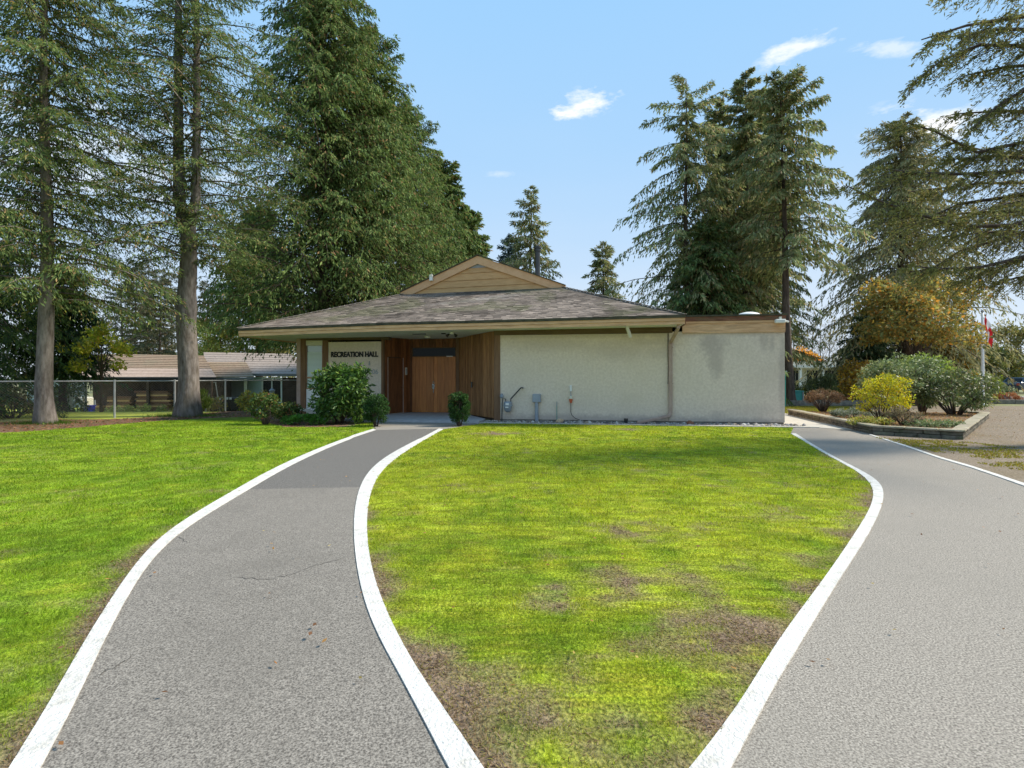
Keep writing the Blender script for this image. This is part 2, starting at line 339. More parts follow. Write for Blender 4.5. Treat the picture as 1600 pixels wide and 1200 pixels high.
def dist_line(x, y, l):
    l = np.asarray([[p[0], p[1]] for p in l]); d = np.full(x.shape, 1e9)
    for i in range(0, len(l)-1):
        ax, ay = l[i]; bx, by = l[i+1]; L2 = (bx-ax)**2+(by-ay)**2+1e-9
        t = np.clip(((x-ax)*(bx-ax)+(y-ay)*(by-ay))/L2, 0, 1); d = np.minimum(d, np.hypot(x-ax-t*(bx-ax), y-ay-t*(by-ay)))
    return d

# ------------------------------------------------------------------ building frame
TH = -R(9.38); P0 = Vector((-.41, 17.5, 0)); cu, su = math.cos(TH), math.sin(TH)
def L2W(u, v, z=0): return Vector((P0.x+u*cu-v*su, P0.y+u*su+v*cu, z))
def W2L(p): d = p-P0; return Vector((d.x*cu+d.y*su, -d.x*su+d.y*cu, p.z))
def pu(px, v):            # u of the point of the plane v that lies on image column px
    k = (px-800)/FPX; a = P0.x-v*su; b = P0.y+v*cu
    return (k*b-a)/(cu-k*su)
def pz(px, py, v): return EYE-(py-HOR)/FPX*L2W(pu(px, v), v).y

# ------------------------------------------------------------------ ground sheets
xs = np.concatenate([-np.geomspace(700, 32, 14), np.linspace(-30, 30, 41), np.geomspace(32, 700, 14)])
ys = np.concatenate([-np.geomspace(500, 12, 8), np.linspace(-10, 60, 47), np.geomspace(64, 1400, 14)])
g = MB(); X, Yg = np.meshgrid(xs, ys); Z = gz(X, Yg)
g.v = [(float(a), float(b), float(c)) for a, b, c in zip(X.ravel(), Yg.ravel(), Z.ravel())]; nx = len(xs)
g.f = [(j*nx+i, j*nx+i+1, (j+1)*nx+i+1, (j+1)*nx+i) for j in range(len(ys)-1) for i in range(nx-1)]
g.build('ground', M['ground'], kind='structure')
# asphalt: both arms and the junction; the centre lawn lies on top
front_v = -1.02; uR0 = pu(1226, 0)
E0 = L2W(pu(583, front_v), front_v); E1 = L2W(pu(1243, front_v), front_v)
asph = [A_in[i] for i in range(len(A_in))]+[V3(E0.x, E0.y), V3(E1.x, E1.y), V3(*L2W(uR0+.6, -.6)[:2]), V3(9.3, 14.9), V3(9.0,13.45)]+[D_l[0], *D_l[1:]]+[V3(16, -6), V3(1.32,-6)]
poly('asphalt_path', asph, .008, M['asphalt'])
pa = [p for p in A_in if p.y > 6.75]; pb = [p for p in B_in if p.y > 6.75]
poly('asphalt_patch', pa+pb[::-1], .012, M['asphalt_old'])
qa = [p for p in A_in if p.y <= 6.76]; qb = [p for p in B_in if p.y <= 6.76]
qa.append(pa[0]); qb.append(pb[0])
qa[-1] = V3(pa[0].x, pa[0].y); qb[-1] = V3(pb[0].x, pb[0].y)
poly('asphalt_patch', qa+qb[::-1], .0119, M['asphalt_mid'])
# cracks
def crack(pts, w=.006):
    m = MB(); rr = random.Random(3)
    q = [G(x, y) for x, y in pts]; line = []
    for i in range(len(q)-1):
        for k in range(6): line.append(q[i].lerp(q[i+1], k/6)+Vector((rr.uniform(-.012,.012), rr.uniform(-.02,.02), 0)))
    line.append(q[-1])
    for i in range(len(line)-1):
        a, b = line[i], line[i+1]; n = (b-a).normalized().cross(Vector((0,0,1)))*w*rr.uniform(.4, 1.2)
        m.face([(a-n)[:2]+(.0145,), (b-n)[:2]+(.0145,), (b+n)[:2]+(.0145,), (a+n)[:2]+(.0145,)])
    m.build('path_crack', M['crack'], kind='structure')
crack([(370,905),(420,908),(455,900),(500,884),(545,872)], .0022); crack([(262,838),(280,842),(292,850)], .0025)
crack([(150,1062),(180,1045),(205,1030)], .0016); crack([(1210,905),(1215,860)], .004) if False else None
# centre lawn
lawn_poly = B_out+[V3(*E0.lerp(E1, (E0-V3(*B_out[-1][:2])).length/(E1-E0).length)[:2])]+[V3(E1.x-.06, E1.y)]+C_out[::-1]
def lawn_sheet(name, pg, z, dirtf, m, step=.07, zf=None):
    pg2 = np.array([[p[0], p[1]] for p in pg]); x0, y0 = pg2.min(0); x1, y1 = pg2.max(0)
    return pg2
# dirt masks (0 grass .. 1 bare earth)
def dirt_center(x, y):
    n = fbm(x*1.9, y*1.3, 4); n2 = fbm(x*7+50, y*5+9, 3); d = np.zeros_like(x)
    near = sstep(2.9, 1.9, y)*.16
    dB = dist_line(x, y, B_out[::3]); dC = dist_line(x, y, C_out[::3])
    eB = np.exp(-dB/.14)*.40*sstep(10, 6, y)+np.exp(-dB/.30)*.42*sstep(3.6, 2.6, y); eC = np.exp(-dC/.22)*.45*sstep(13, 8, y)+np.exp(-dC/.8)*.16*sstep(10, 6, y)
    spots = 0
    for px, py, rx, ry, a in [(1005,908,.42,.30,.75),(885,862,.28,.16,.35),(1010,830,.5,.25,.3),(865,940,.5,.2,.4),(1090,830,.4,.3,.3),(780,678,.9,.5,.6),(985,672,1.3,.3,.55),(1080,1000,.3,.25,.35),(720,1050,.3,.3,.4),(1150,985,.3,.3,.5),(700,1105,.4,.3,.4),(950,720,.8,.4,.15)]:
        c = G(px, py); spots = spots+a*np.exp(-((x-c.x)/rx)**2-((y-c.y)/ry)**2)
    return np.clip((near+eB+eC+spots+(n-.5)*.9+(n2-.5)*1.2-.25)*1.5, 0, 1)
def dirt_left(x, y):
    dA = dist_line(x, y, A_out[::3]); n = fbm(x*3, y*3, 4)
    return np.clip((np.exp(-dA/.10)*.75*sstep(6.5, 4, y)+(n-.62)*1.4)*1.3, 0, 1)
def grass_colour(rng, x, y, d, left):
    n = fbm(x*.8+9, y*.5+3, 3); n2 = fbm(x*4+70, y*3+20, 3); n3 = rng.random(x.shape)
    base = np.stack([(.26 if left else .32)+0*x, (.375 if left else .385)+0*x, .026+0*x], 1); green = np.array([.13,.24,.016]); yel = np.array([.46,.41,.04]); brown = np.array([.34,.22,.09])
    mixg = np.clip((n2-.45)*1.8+(.12 if left else -.02)+(n-.5)*.8+(.13*np.sin((y+.45*x)*5.2) if left else 0), 0, .7)[:,None]
    c = base*(1-mixg)+green*mixg
    my = np.clip((n3-.72)*1.6+(.5-n2)*.7+(-.08 if left else .04), 0, .8)[:,None]; c = c*(1-my)+yel*my
    md = np.clip(d*.9+(rng.random(x.shape)-.55)*.5, 0, 1)[:,None]*(.8 if not left else .5); c = c*(1-md)+brown*md
    hf = fbm(x*16+3, y*11+7, 3); return c*((.60+.74*rng.random(x.shape))*(.6+.8*hf))[:,None]
def soil_mat():
    m = bpy.data.materials.new('lawn_soil'); m.use_nodes = True; t = m.node_tree; b = t.nodes['Principled BSDF']; b.inputs['Roughness'].default_value = .95; b.inputs['Specular IOR Level'].default_value = .1
    a = nn(t, 'ShaderNodeAttribute', attribute_name='Col'); tcn = nn(t, 'ShaderNodeTexCoord')
    n1 = nn(t, 'ShaderNodeTexNoise'); n1.inputs['Scale'].default_value = 55; n1.inputs['Detail'].default_value = 6; t.links.new(tcn.outputs['Object'], n1.inputs[0])
    mr = nn(t, 'ShaderNodeMapRange'); mr.inputs[1].default_value = .3; mr.inputs[2].default_value = .7; mr.inputs[3].default_value = .45; mr.inputs[4].default_value = 1.5; t.links.new(n1.outputs[0], mr.inputs[0])
    hs = nn(t, 'ShaderNodeHueSaturation'); t.links.new(mr.outputs[0], hs.inputs['Value']); t.links.new(a.outputs['Color'], hs.inputs['Color']); t.links.new(hs.outputs[0], b.inputs['Base Color'])
    bp = nn(t, 'ShaderNodeBump'); bp.inputs['Strength'].default_value = .8; bp.inputs['Distance'].default_value = .03; t.links.new(n1.outputs[0], bp.inputs['Height']); t.links.new(bp.outputs[0], b.inputs['Normal'])
    return m
M['soil'] = soil_mat()
def colored_sheet(name, pg, z, dirtf, left, parent=None):
    """fine grid clipped to the polygon: cells near the border are replaced by the tessellated border polygon below"""
    rng = np.random.default_rng(3)
    o = poly(name, pg, z, M['soil'])
    import bmesh
    bm = bmesh.new(); bm.from_mesh(o.data)
    pts = np.array([[p[0], p[1]] for p in pg]); x0, y0 = pts.min(0); x1, y1 = pts.max(0)
    y = math.ceil(y0/.25)*.25
    ycuts = []; yy = y0+.05
    while yy < y1: ycuts.append(yy); yy += max(.10, .03*yy)
    xcuts = []; xx = x0+.05
    while xx < x1: xcuts.append(xx); xx += .16 if abs(xx) < 6 else .4
    for c in ycuts: bmesh.ops.bisect_plane(bm, geom=bm.verts[:]+bm.edges[:]+bm.faces[:], plane_co=(0,c,0), plane_no=(0,1,0))
    for c in xcuts: bmesh.ops.bisect_plane(bm, geom=bm.verts[:]+bm.edges[:]+bm.faces[:], plane_co=(c,0,0), plane_no=(1,0,0))
    bm.to_mesh(o.data); bm.free(); me = o.data
    co = np.empty(len(me.vertices)*3, np.float32); me.vertices.foreach_get('co', co); co = co.reshape(-1,3); x = co[:,0].astype(float); y = co[:,1].astype(float)
    d = dirtf(x, y); gc = grass_colour(rng, x, y, d*.4, left)*.8
    dc = np.array([.20,.145,.10])*(.6+.8*fbm(x*5, y*5))[:,None]
    dd = np.clip(d*1.25, 0, 1)[:,None]; C = gc*(1-dd)+dc*dd
    at = me.color_attributes.new('Col', 'FLOAT_COLOR', 'POINT'); at.data.foreach_set('color', np.concatenate([C.astype(np.float32), np.ones((len(C),1),np.float32)],1).ravel())
    return o
colored_sheet('centre_lawn', lawn_poly, .013, dirt_center, False)
# left lawn
back_line = gl([(-260,690),(-60,681),(0,677),(60,674),(120,669),(180,664),(240,659),(300,655.5),(350,653),(392,652),(420,662),(446,668),(540,668)])
Lc = V3(E0.x, E0.y)
left_poly = A_out+[Lc]+back_line[::-1]+[V3(-22,8),V3(-14,-4.6)]
colored_sheet('left_lawn', left_poly, .013, dirt_left, True)
def blades(name, pg, dirtf, left, y0, y1, x0, x1, dens, L, W, seed, edge=None):
    rng = np.random.default_rng(seed); n = int((y1-y0)*(x1-x0)*dens)
    x = rng.uniform(x0, x1, n); y = rng.uniform(y0, y1, n)
    vis = np.abs(x) < y*.98+.6; x = x[vis]; y = y[vis]
    k = in_poly(x, y, pg); x = x[k]; y = y[k]
    d = dirtf(x, y); keep = rng.random(x.shape) > np.clip(d*.9, 0, .72); x, y, d = x[keep], y[keep], d[keep]
    tuft = fbm(x*2.6+5, y*2.6+8, 3); n = len(x)
    l = L*rng.uniform(.5, 1.25, n)*(.55+1.0*np.clip(tuft-.15, 0, 1))*(1-.45*d); a = rng.uniform(0, 2*math.pi, n); tilt = rng.uniform(.15, 1.0, n)
    dx, dy = np.cos(a), np.sin(a); b = np.stack([x, y, np.full(n, .008)], 1)
    fa = rng.uniform(-1.1, 1.1, n); sx, sy = np.cos(fa), np.sin(fa)       # blade width mostly across the view
    w = W*rng.uniform(.6, 1.2, n)
    tip = b+np.stack([dx*l*tilt, dy*l*tilt, l*(1-.45*tilt)], 1)
    s_ = np.stack([sx*w/2, sy*w/2, 0*w], 1)
    V = np.stack([b-s_, b+s_, tip], 1).reshape(-1, 3)
    C = grass_colour(rng, x, y, d, left)
    if y0 < 8:      # dead straw lying on the thin places
        m_ = int((y1-y0)*(x1-x0)*dens*.55); x = rng.uniform(x0, x1, m_); y = rng.uniform(y0, y1, m_); k = (np.abs(x) < y*.98+.6); x, y = x[k], y[k]; k = in_poly(x, y, pg); x, y = x[k], y[k]
        d = dirtf(x, y); k = rng.random(x.shape) < np.clip(d*1.3-.15, 0, 1)*fbm(x*9, y*7)*1.6; x, y = x[k], y[k]; m_ = len(x); a = rng.uniform(0, 2*math.pi, m_); l = L*.8*rng.uniform(.4, 1.2, m_); b = np.stack([x, y, np.full(m_, .016)], 1)
        tip = b+np.stack([np.cos(a)*l, np.sin(a)*l, l*rng.uniform(.0, .5, m_)], 1); s_ = np.stack([-np.sin(a), np.cos(a), 0*a], 1)*(W*.6*rng.uniform(.5, 1.3, m_))[:,None]
        V = np.concatenate([V, np.stack([b-s_, b+s_, tip], 1).reshape(-1, 3)]); cc_ = np.array([(.40,.30,.17),(.26,.17,.09),(.16,.10,.06),(.30,.28,.06)]); C = np.concatenate([C, cc_[rng.choice(4, m_, p=[.3,.3,.2,.2])]*rng.uniform(.6, 1.2, (m_,1))])
    return V, C
def grass_obj(name, specs, pg, dirtf, left, label):
    Vs, Cs = zip(*[blades(name, pg, dirtf, left, *s) for s in specs])
    o = np_mesh(name, np.concatenate(Vs), 3, M['grass'], None, 'stuff', np.concatenate(Cs)); tag(o, label, 'grass'); return o
grass_obj('lawn_grass', [(1.3,3.2,-3,3,13000,.034,.0040,1),(3.2,5.0,-3,5,6000,.036,.0062,2),(5.0,8,-4,7,2400,.038,.011,3),(8,12,-4,9,1000,.04,.019,4),(12,17,-4,9.5,520,.04,.03,5)], lawn_poly, dirt_center, False,
          'thin yellow green grass with bare patches between the two paths')
grass_obj('lawn_grass', [(1.8,3.2,-5,-1,13000,.036,.0042,6),(3.2,5.0,-6,-1,6500,.038,.0064,7),(5.0,8,-9,-1,2700,.04,.011,8),(8,12,-13,-2,1100,.042,.019,9),(12,17.5,-18,-2,500,.045,.030,10)], left_poly, dirt_left, True,
          'dense bright green grass left of the left path')
# white edgings: low painted concrete kerbs, cast in lengths
def kerb(name, o_, i_, cuts, label):
    n = 110; a = resamp(o_, n); b = resamp(i_, n); m = MB(); zt = .019
    rr = random.Random(7)
    for k in range(n-1):
        j0, j1 = k, k+1
        w0 = rr.uniform(-.004,.004)
        m.hexa([(a[j0][0],a[j0][1],-.02),(b[j0][0],b[j0][1],-.02),(b[j1][0],b[j1][1],-.02),(a[j1][0],a[j1][1],-.02),
                (a[j0][0],a[j0][1],zt),(b[j0][0],b[j0][1],zt),(b[j1][0],b[j1][1],zt),(a[j1][0],a[j1][1],zt)])
    # merge into one solid strip: drop inner end faces
    f = []; nb = n-1
    for k in range(nb):
        fs = m.f[k*6:(k+1)*6]
        for q, ff in enumerate(fs):
            if q in (2, 4) and not ((k == 0 and q == 2) or (k == nb-1 and q == 4)): continue
            f.append(ff)
    m.f = f
    return tag(m.build(name, M['whitepaint'], kind='structure'), label)
kerb('path_edging', A_out, A_in, 0, 'white painted edging along the left side of the left path')
kerb('path_edging', B_out, B_in, 0, 'white painted edging between the left path and the centre lawn')
kerb('path_edging', C_out, C_in, 0, 'white painted edging between the centre lawn and the right path')
kerb('path_edging', D_r, D_l, 0, 'thin white edging between the right path and the gravel')
# concrete mow strip and porch slab, walk along the right wall
def LP(u, v): w = L2W(u, v); return V3(w.x, w.y)
u_l = -4.46; uR = pu(1226, 0)
slab = [LP(-4.95,-1.0), LP(-.45,-1.0), LP(-.45,-.02), LP(-2.03,2.7), LP(-4.0,2.7), LP(-4.47,1.33), LP(-4.95,1.33)]
poly('porch_slab', slab, .075, M['slab'], thick=.08)
strip = MB()
for k in range(5):
    a = -.44+k*(uR+.6+.44)/5; b = -.44+(k+1)*(uR+.6+.44)/5-.012
    q = [LP(a,-1.0),LP(b,-1.0),LP(b,-.78),LP(a,-.78)]; strip.hexa([(p.x,p.y,0) for p in q]+[(p.x,p.y,.03) for p in q])
strip.build('concrete_strip', M['concrete'], kind='structure')
walk = [LP(uR+.62,-1.0), LP(uR+.62,-.78), LP(uR+.05,-.78), LP(uR+.05,9.0), LP(uR+1.75,9.0), V3(10.40,20.2), V3(9.30,15.1), V3(9.10,14.2)]
walk = [V3(p[0],p[1]) for p in walk]
poly('concrete_walk', walk, .016, M['concrete'])
poly('pebble_bed', [LP(-.44,-.78), LP(uR+.05,-.78), LP(uR+.05,.05), LP(-.44,.05)], .006, M['gravel'])
# gravel lot, back lawn on the right, far grass on the left, mulch
grav = [V3(*D_r[0][:2])]+[V3(*p[:2]) for p in D_r[1:]]+[V3(40,3),V3(60,27),V3(10.6,26.5),V3(10.4,21)]
poly('gravel_lot', grav, .004, M['gravel'])
poly('back_lawn', [V3(8.2,20.9), V3(14.5,21.6), V3(16.0,25.8), V3(8.5,26.6)], .008, M['fargrass'])
mul = back_line+[V3(-5.8,20.4),V3(-8.5,21.0)]+gl([(440,640),(352,643),(273,650),(179,655),(70,657),(0,660),(-120,666),(-320,676)])
poly('mulch_strip', mul, .006, M['mulch'])
fg = MB()
xs2 = np.linspace(-60, -5, 40); ys2 = np.linspace(18.2, 45, 30)
for j in range(29):
    for i in range(39):
        c = [(xs2[i],ys2[j]),(xs2[i+1],ys2[j]),(xs2[i+1],ys2[j+1]),(xs2[i],ys2[j+1])]
        if ys2[j] < 20.8 and xs2[i+1] > -8.6: continue
        fg.face([(a,b,gzf(a,b)+.0045) for a, b in c])
fg.build('far_lawn', M['fargrass2'], kind='structure')

# ------------------------------------------------------------------ the hall
hall = empty('recreation_hall', P0, 'low stucco recreation hall with cedar entry and hipped shingle roof', 'building', rz=TH)
def hb(name, mat_, *boxes, kind=None, par=hall, bevel=0):
    m = MB()
    for b in boxes: m.box(*b)
    return m.build(name, mat_, par, kind, bevel=bevel)
uS = pu(1045, 0); vB = 9.5; uL = pu(464, 1.35); zs = 2.76
# walls
hb('wall', M['stucco'], (.03, uS-.01, 0, .18, .07, zs))
w2 = hb('wall', M['stucco'], (uS+.005, uR, -.012, .17, .07, 2.80))
hb('wall', M['stucco'], (uR-.18, uR, .172, vB, .07, 3.05)); hb('wall', M['stucco'], (uL, uR, vB+.002, vB+.2, .07, 2.95)); hb('wall', M['stucco'], (uL, uL+.18, 1.56, vB, .07, 2.9))
for bb in ((.03, uR-.02, .012, .17, -.02, .068), (uR-.16, uR-.02, .175, vB, -.02, .068), (uL+.02, -4.7, 1.38, 1.5, -.02, .068), (uL+.02, uL+.16, 1.505, vB, -.02, .068)): hb('foundation', M['timber'], bb)
# stains (flat weathering on the stucco): thin films 2 mm proud with ragged outline
def stain(pts, v, seed, jag=.02):
    rr = random.Random(seed); m = MB(); q = []
    for i in range(len(pts)):
        a = pts[i]; b = pts[(i+1)%len(pts)]
        for k in range(6):
            t = k/6; q.append((a[0]+(b[0]-a[0])*t+rr.uniform(-jag,jag), v, a[1]+(b[1]-a[1])*t+rr.uniform(-jag,jag)))
    m.face(q); return m
# left wing: window bay + lettered panel
v1 = 1.35
uP1 = pu(470, v1); uW0 = pu(478, v1); uW1 = pu(504, v1); uP2 = pu(513, v1); uE = pu(596, v1)
hb('corner_post', M['pink'], (uL, uP1, v1-.03, v1+.2, -.01, 2.98))
hb('post', M['post'], (uP1+.002, uW0, v1-.02, v1+.18, .02, 2.98)); hb('post', M['post'], (uW1, uP2, v1-.02, v1+.18, .02, 2.76))
hb('wall', M['stucco'], (uP2+.002, uE, v1, v1+.18, .07, 2.70))
hb('wall_panel', M['white'], (uW0+.003, uW1-.003, v1+.02, v1+.16, .07, pz(490,608,v1)))
hb('header_beam', M['beam'], (uW0+.004, uE+.3, v1-.01, v1+.2, 2.765, 2.975)); hb('trim', M['cream'], (uW0+.003, uW1-.003, v1+.0, v1+.16, pz(490,540,v1), 2.762))
win = hb('window', M['bronze'], (uW0+.003, uW1-.003, v1+.01, v1+.09, pz(490,608,v1)+.002, pz(490,608,v1)+.05), (uW0+.003, uW1-.003, v1+.01, v1+.09, pz(490,590,v1)-.03, pz(490,590,v1)+.03),
         (uW0+.003, uW0+.03, v1+.012, v1+.088, pz(490,608,v1)+.052, pz(490,540,v1)-.003), (uW1-.03, uW1-.003, v1+.012, v1+.088, pz(490,608,v1)+.052, pz(490,540,v1)-.003))
m = MB(); m.box(uW0+.032, uW1-.032, v1+.05, v1+.055, pz(490,608,v1)+.052, pz(490,590,v1)-.033); m.box(uW0+.032, uW1-.032, v1+.05, v1+.055, pz(490,590,v1)+.033, pz(490,540,v1)-.004); m.build('pane', M['winglass'], win)
zb = pz(490,608,v1)+.06
m = MB()
while zb < 2.3:
    m.box(uW0+.035, uW1-.035, v1+.036, v1+.046, zb, zb+.035); zb += .045
m.build('blind', M['blind'], win, kind='stuff')
# sloping kick board at the foot of the bay
m = MB(); a0, a1 = uP1-.02, pu(535, v1)
m.hexa([(a0,v1-.12,.20),(a1,v1-.30,-.04),(a1,v1-.26,-.04),(a0,v1-.08,.20),(a0,v1-.12,.30),(a1,v1-.30,.06),(a1,v1-.26,.06),(a0,v1-.08,.30)]); m.build('kick_board', M['concrete'], hall)
# wide trim at the end of the panel
hb('post', M['post'], (uE+.002, uE+.085, v1-.03, v1+.15, .0, 2.76)); hb('post', M['beam'], (uE+.087, u_l, v1-.015, v1+.15, .0, 2.76))
# lettering
def text(s, size, loc, mat_, name, ext=.012, off=.012, par=hall, rot=(R(90),0,0), sx=1.0):
    c = bpy.data.curves.new(name, 'FONT'); c.body = s; c.size = size; c.extrude = ext; c.offset = off; c.align_x = 'LEFT'
    o = bpy.data.objects.new(name+'_tmp', c); COL.objects.link(o); bpy.context.view_layer.update()
    me = bpy.data.meshes.new_from_object(o.evaluated_get(bpy.context.evaluated_depsgraph_get())); COL.objects.unlink(o); bpy.data.objects.remove(o)
    me.name = name; me.materials.clear(); me.materials.append(mat_); q = link(name, me, par); q.location = loc; q.rotation_euler = rot; q.scale = (sx, 1, 1)
    return q
def fit_text(s, u0, u1, z0, z1, v, mat_, name, off):
    q = text(s, 1.0, (0,0,0), mat_, name, .012, off/(z1-z0)*.72); xs_ = [p.co.x for p in q.data.vertices]; ys_ = [p.co.y for p in q.data.vertices]
    w = max(xs_)-min(xs_); h = max(ys_)-min(ys_)
    for p in q.data.vertices: p.co.x = (p.co.x-min(xs_))*(u1-u0)/w; p.co.y = (p.co.y-min(ys_))*(z1-z0)/h
    q.location = (u0, v, z0); q.rotation_euler = (R(90), 0, 0); q.data.update(); return q
fit_text('RECREATION HALL', pu(517.5,v1), pu(591,v1), pz(555,558,v1), pz(555,549.3,v1), v1-.014, M['letter'], 'lettering', .012)
fit_text('206', pu(577,v1), pu(591,v1), pz(585,584.5,v1), pz(585,577,v1), v1-.002, M['ghost'], 'faded_numerals', .002)
fit_text('&', pu(576,v1), pu(579,v1), pz(577,571,v1), pz(577,564,v1), v1-.002, M['ghost'], 'faded_mark', .002)
# entry recess: left side wall with side door, back wall, right splayed wall -- individual vertical boards
zSo = 2.93
def boards(p, q, z0, z1, w, m_, n0=None, thick=.025, skip=None, par=hall, batten=False):
    p = Vector((p[0], p[1], 0)); q = Vector((q[0], q[1], 0)); L = (q-p).length; n = max(1, round(L/w)); d = (q-p)/n; nr = Vector((d.y, -d.x, 0)).normalized(); rr = random.Random(int(L*100))
    for k in range(n):
        s0 = (k+.0)/n*L; s1 = (k+1)/n*L
        for (za, zc) in ([(z0, z1)] if not skip else skip(s0, s1)):
            if zc-za < .05: continue
            a = p+d*k+d*.03; b = p+d*(k+1)-d*.03; t = thick+rr.uniform(0, .012); m = MB()
            m.hexa([(a+nr*t)[:2]+(za,), (b+nr*t)[:2]+(za,), b[:2]+(za,), a[:2]+(za,), (a+nr*t)[:2]+(zc,), (b+nr*t)[:2]+(zc,), b[:2]+(zc,), a[:2]+(zc,)])
            m.build('board', m_, par)
def backing(p, q, z0, z1, m_=M['darkwall'], t=.12):
    p = Vector((p[0], p[1], 0)); q = Vector((q[0], q[1], 0)); d = (q-p).normalized(); nr = Vector((d.y, -d.x, 0)); a = p-nr*.004; b = q-nr*.004; m = MB()
    m.hexa([a[:2]+(z0,), b[:2]+(z0,), (b-nr*t)[:2]+(z0,), (a-nr*t)[:2]+(z0,), a[:2]+(z1,), b[:2]+(z1,), (b-nr*t)[:2]+(z1,), (a-nr*t)[:2]+(z1,)]); return m
RF, RB, LB, LF = (-.05, .0), (-2.03, 2.70), (-4.0, 2.70), (-4.46, 1.37)
for pq in ((RB, RF), (LB, RB), (LF, LB)): backing(*pq, .0, 3.0).build('inner_wall', M['darkwall'], hall)
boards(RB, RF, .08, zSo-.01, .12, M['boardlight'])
hb('post', M['post'], (-.17, .028, -.03, .1, .0, 2.76))                     # front corner board of the splay
hb('wall_sconce', M['black'], (-1.3, -1.26, 1.49, 1.56, 1.05, 1.25))
ud0, ud1 = pu(644.5, 2.7), pu(713, 2.7); zD = pz(680, 557.5, 2.7); zT = pz(680, 544, 2.7)
def back_skip(s0, s1):
    a = LB[0]+s0; b = LB[0]+s1
    if b > ud0+.02 and a < ud1-.02: return [(zT+.03, zSo-.01)]
    return [(.08, zSo-.01)]
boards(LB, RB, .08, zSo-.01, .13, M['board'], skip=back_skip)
um = (ud0+ud1)/2
for a, b in ((ud0+.01, um-.004), (um+.004, ud1-.01)):
    dr = hb('door', M['door'], (a, b, 2.66, 2.69, .085, zD))
    n = 6
    for k in range(n):
        x0 = a+(b-a)*k/n; x1 = a+(b-a)*(k+1)/n; hb('board', M['door'], (x0+.003, x1-.003, 2.645, 2.659, .087, zD-.002), par=dr)
    if a < um-.1:
        hb('handle', M['chrome'], (um-.055, um+.035, 2.60, 2.644, .98, 1.17), (um-.015, um+.01, 2.60, 2.644, .83, .98), (um-.02, um+.02, 2.62, 2.644, 1.21, 1.25), par=dr)
        hb('keyhole', M['black'], (um-.02, um+.005, 2.595, 2.599, 1.06, 1.12), par=dr)
tr = hb('transom_window', M['beam'], (ud0, ud1, 2.645, 2.69, zD+.004, zD+.03), (ud0, ud1, 2.645, 2.69, zT, zT+.028), (ud0, ud0+.03, 2.647, 2.69, zD+.031, zT-.001), (ud1-.03, ud1, 2.647, 2.69, zD+.031, zT-.001))
hb('pane', M['glass'], (ud0+.031, ud1-.031, 2.665, 2.67, zD+.031, zT-.001), par=tr)
hb('door_closer', M['white'], (ud1-.36, ud1-.12, 2.61, 2.643, zD-.0, zD+.025))
hb('post', M['post'], (ud1+.02, ud1+.13, 2.60, 2.668, .08, zSo-.01))
# left side wall with single door (faces the porch)
dv = Vector((LB[0]-LF[0], LB[1]-LF[1], 0)); Ls = dv.length; dn = dv.normalized()
def side_skip(s0, s1):
    if s0 > .10 and s1 < 1.0: return [(2.16, zSo-.01)]
    return [(.08, zSo-.01)]
boards(LF, LB, .08, zSo-.01, .125, M['board'], skip=side_skip)
nrm = Vector((dn.y, -dn.x, 0)); q0 = Vector((LF[0], LF[1], 0))+dn*.15; q1 = Vector((LF[0], LF[1], 0))+dn*.97
def slabm(a, b, z0, z1, t0, t1):
    m = MB(); m.hexa([(a+nrm*t1)[:2]+(z0,), (b+nrm*t1)[:2]+(z0,), (b+nrm*t0)[:2]+(z0,), (a+nrm*t0)[:2]+(z0,), (a+nrm*t1)[:2]+(z1,), (b+nrm*t1)[:2]+(z1,), (b+nrm*t0)[:2]+(z1,), (a+nrm*t0)[:2]+(z1,)]); return m
sd_o = slabm(q0, q1, .09, 2.12, .0, .03).build('door', M['board'], hall)
slabm(q1+dn*.002, q1+dn*.03, .09, 2.14, .0, .05).build('door_frame', M['pink'], hall); slabm(q0-dn*.03, q0-dn*.002, .09, 2.14, .0, .05).build('door_frame', M['pink'], hall)
slabm(q0, q1, .02, .088, .0, .12).build('threshold', M['concrete'], hall)
hm = slabm(q1-dn*.10, q1-dn*.05, 1.0, 1.05, .03, .09); hm.build('handle', M['chrome'], sd_o)
slabm(q1+dn*.12, q1+dn*.22, 1.50, 1.78, .036, .06).build('notice_plaque', M['cream'], hall)
slabm(q1+dn*.14, q1+dn*.20, 1.54, 1.74, .060, .062).build('plaque_face', M['grey'], hall)
# main header beam, end fascia
hb('header_beam', M['beam'], (-.17, uS+.1, -.02, .17, zs+.003, 2.94))
# roof points in plan (measured on the photo, see heights)
Rp = W2L(Vector((4.95, 15.57, 0))); Lp = W2L(Vector((-9.19, 18.3, 0)))
GL_ = W2L(Vector((-4.35, 21.75, 4.72))); GR_ = W2L(Vector((1.87, 19.9, 4.69)))
stations = [(373, 2.782), (600, 2.877), (760, 2.89), (1070, 2.93)]
ea = Vector((-9.19, 18.3)); eb = Vector((4.95, 15.57))
def eave(t):   # t 0..1 left->right: plan point + bottom height
    x = ea.x+(eb.x-ea.x)*t; y = ea.y+(eb.y-ea.y)*t
    ts = []
    for px, z in stations:
        k = (px-800)/FPX; tt = (k*ea.y-ea.x)/((eb.x-ea.x)-k*(eb.y-ea.y)); ts.append((tt, z))
    z = np.interp(t, [a for a, b in ts], [b for a, b in ts]); w = W2L(Vector((x, y, 0))); return Vector((w.x, w.y, float(z)))
NE = 14
pts = [eave(i/NE) for i in range(NE+1)]
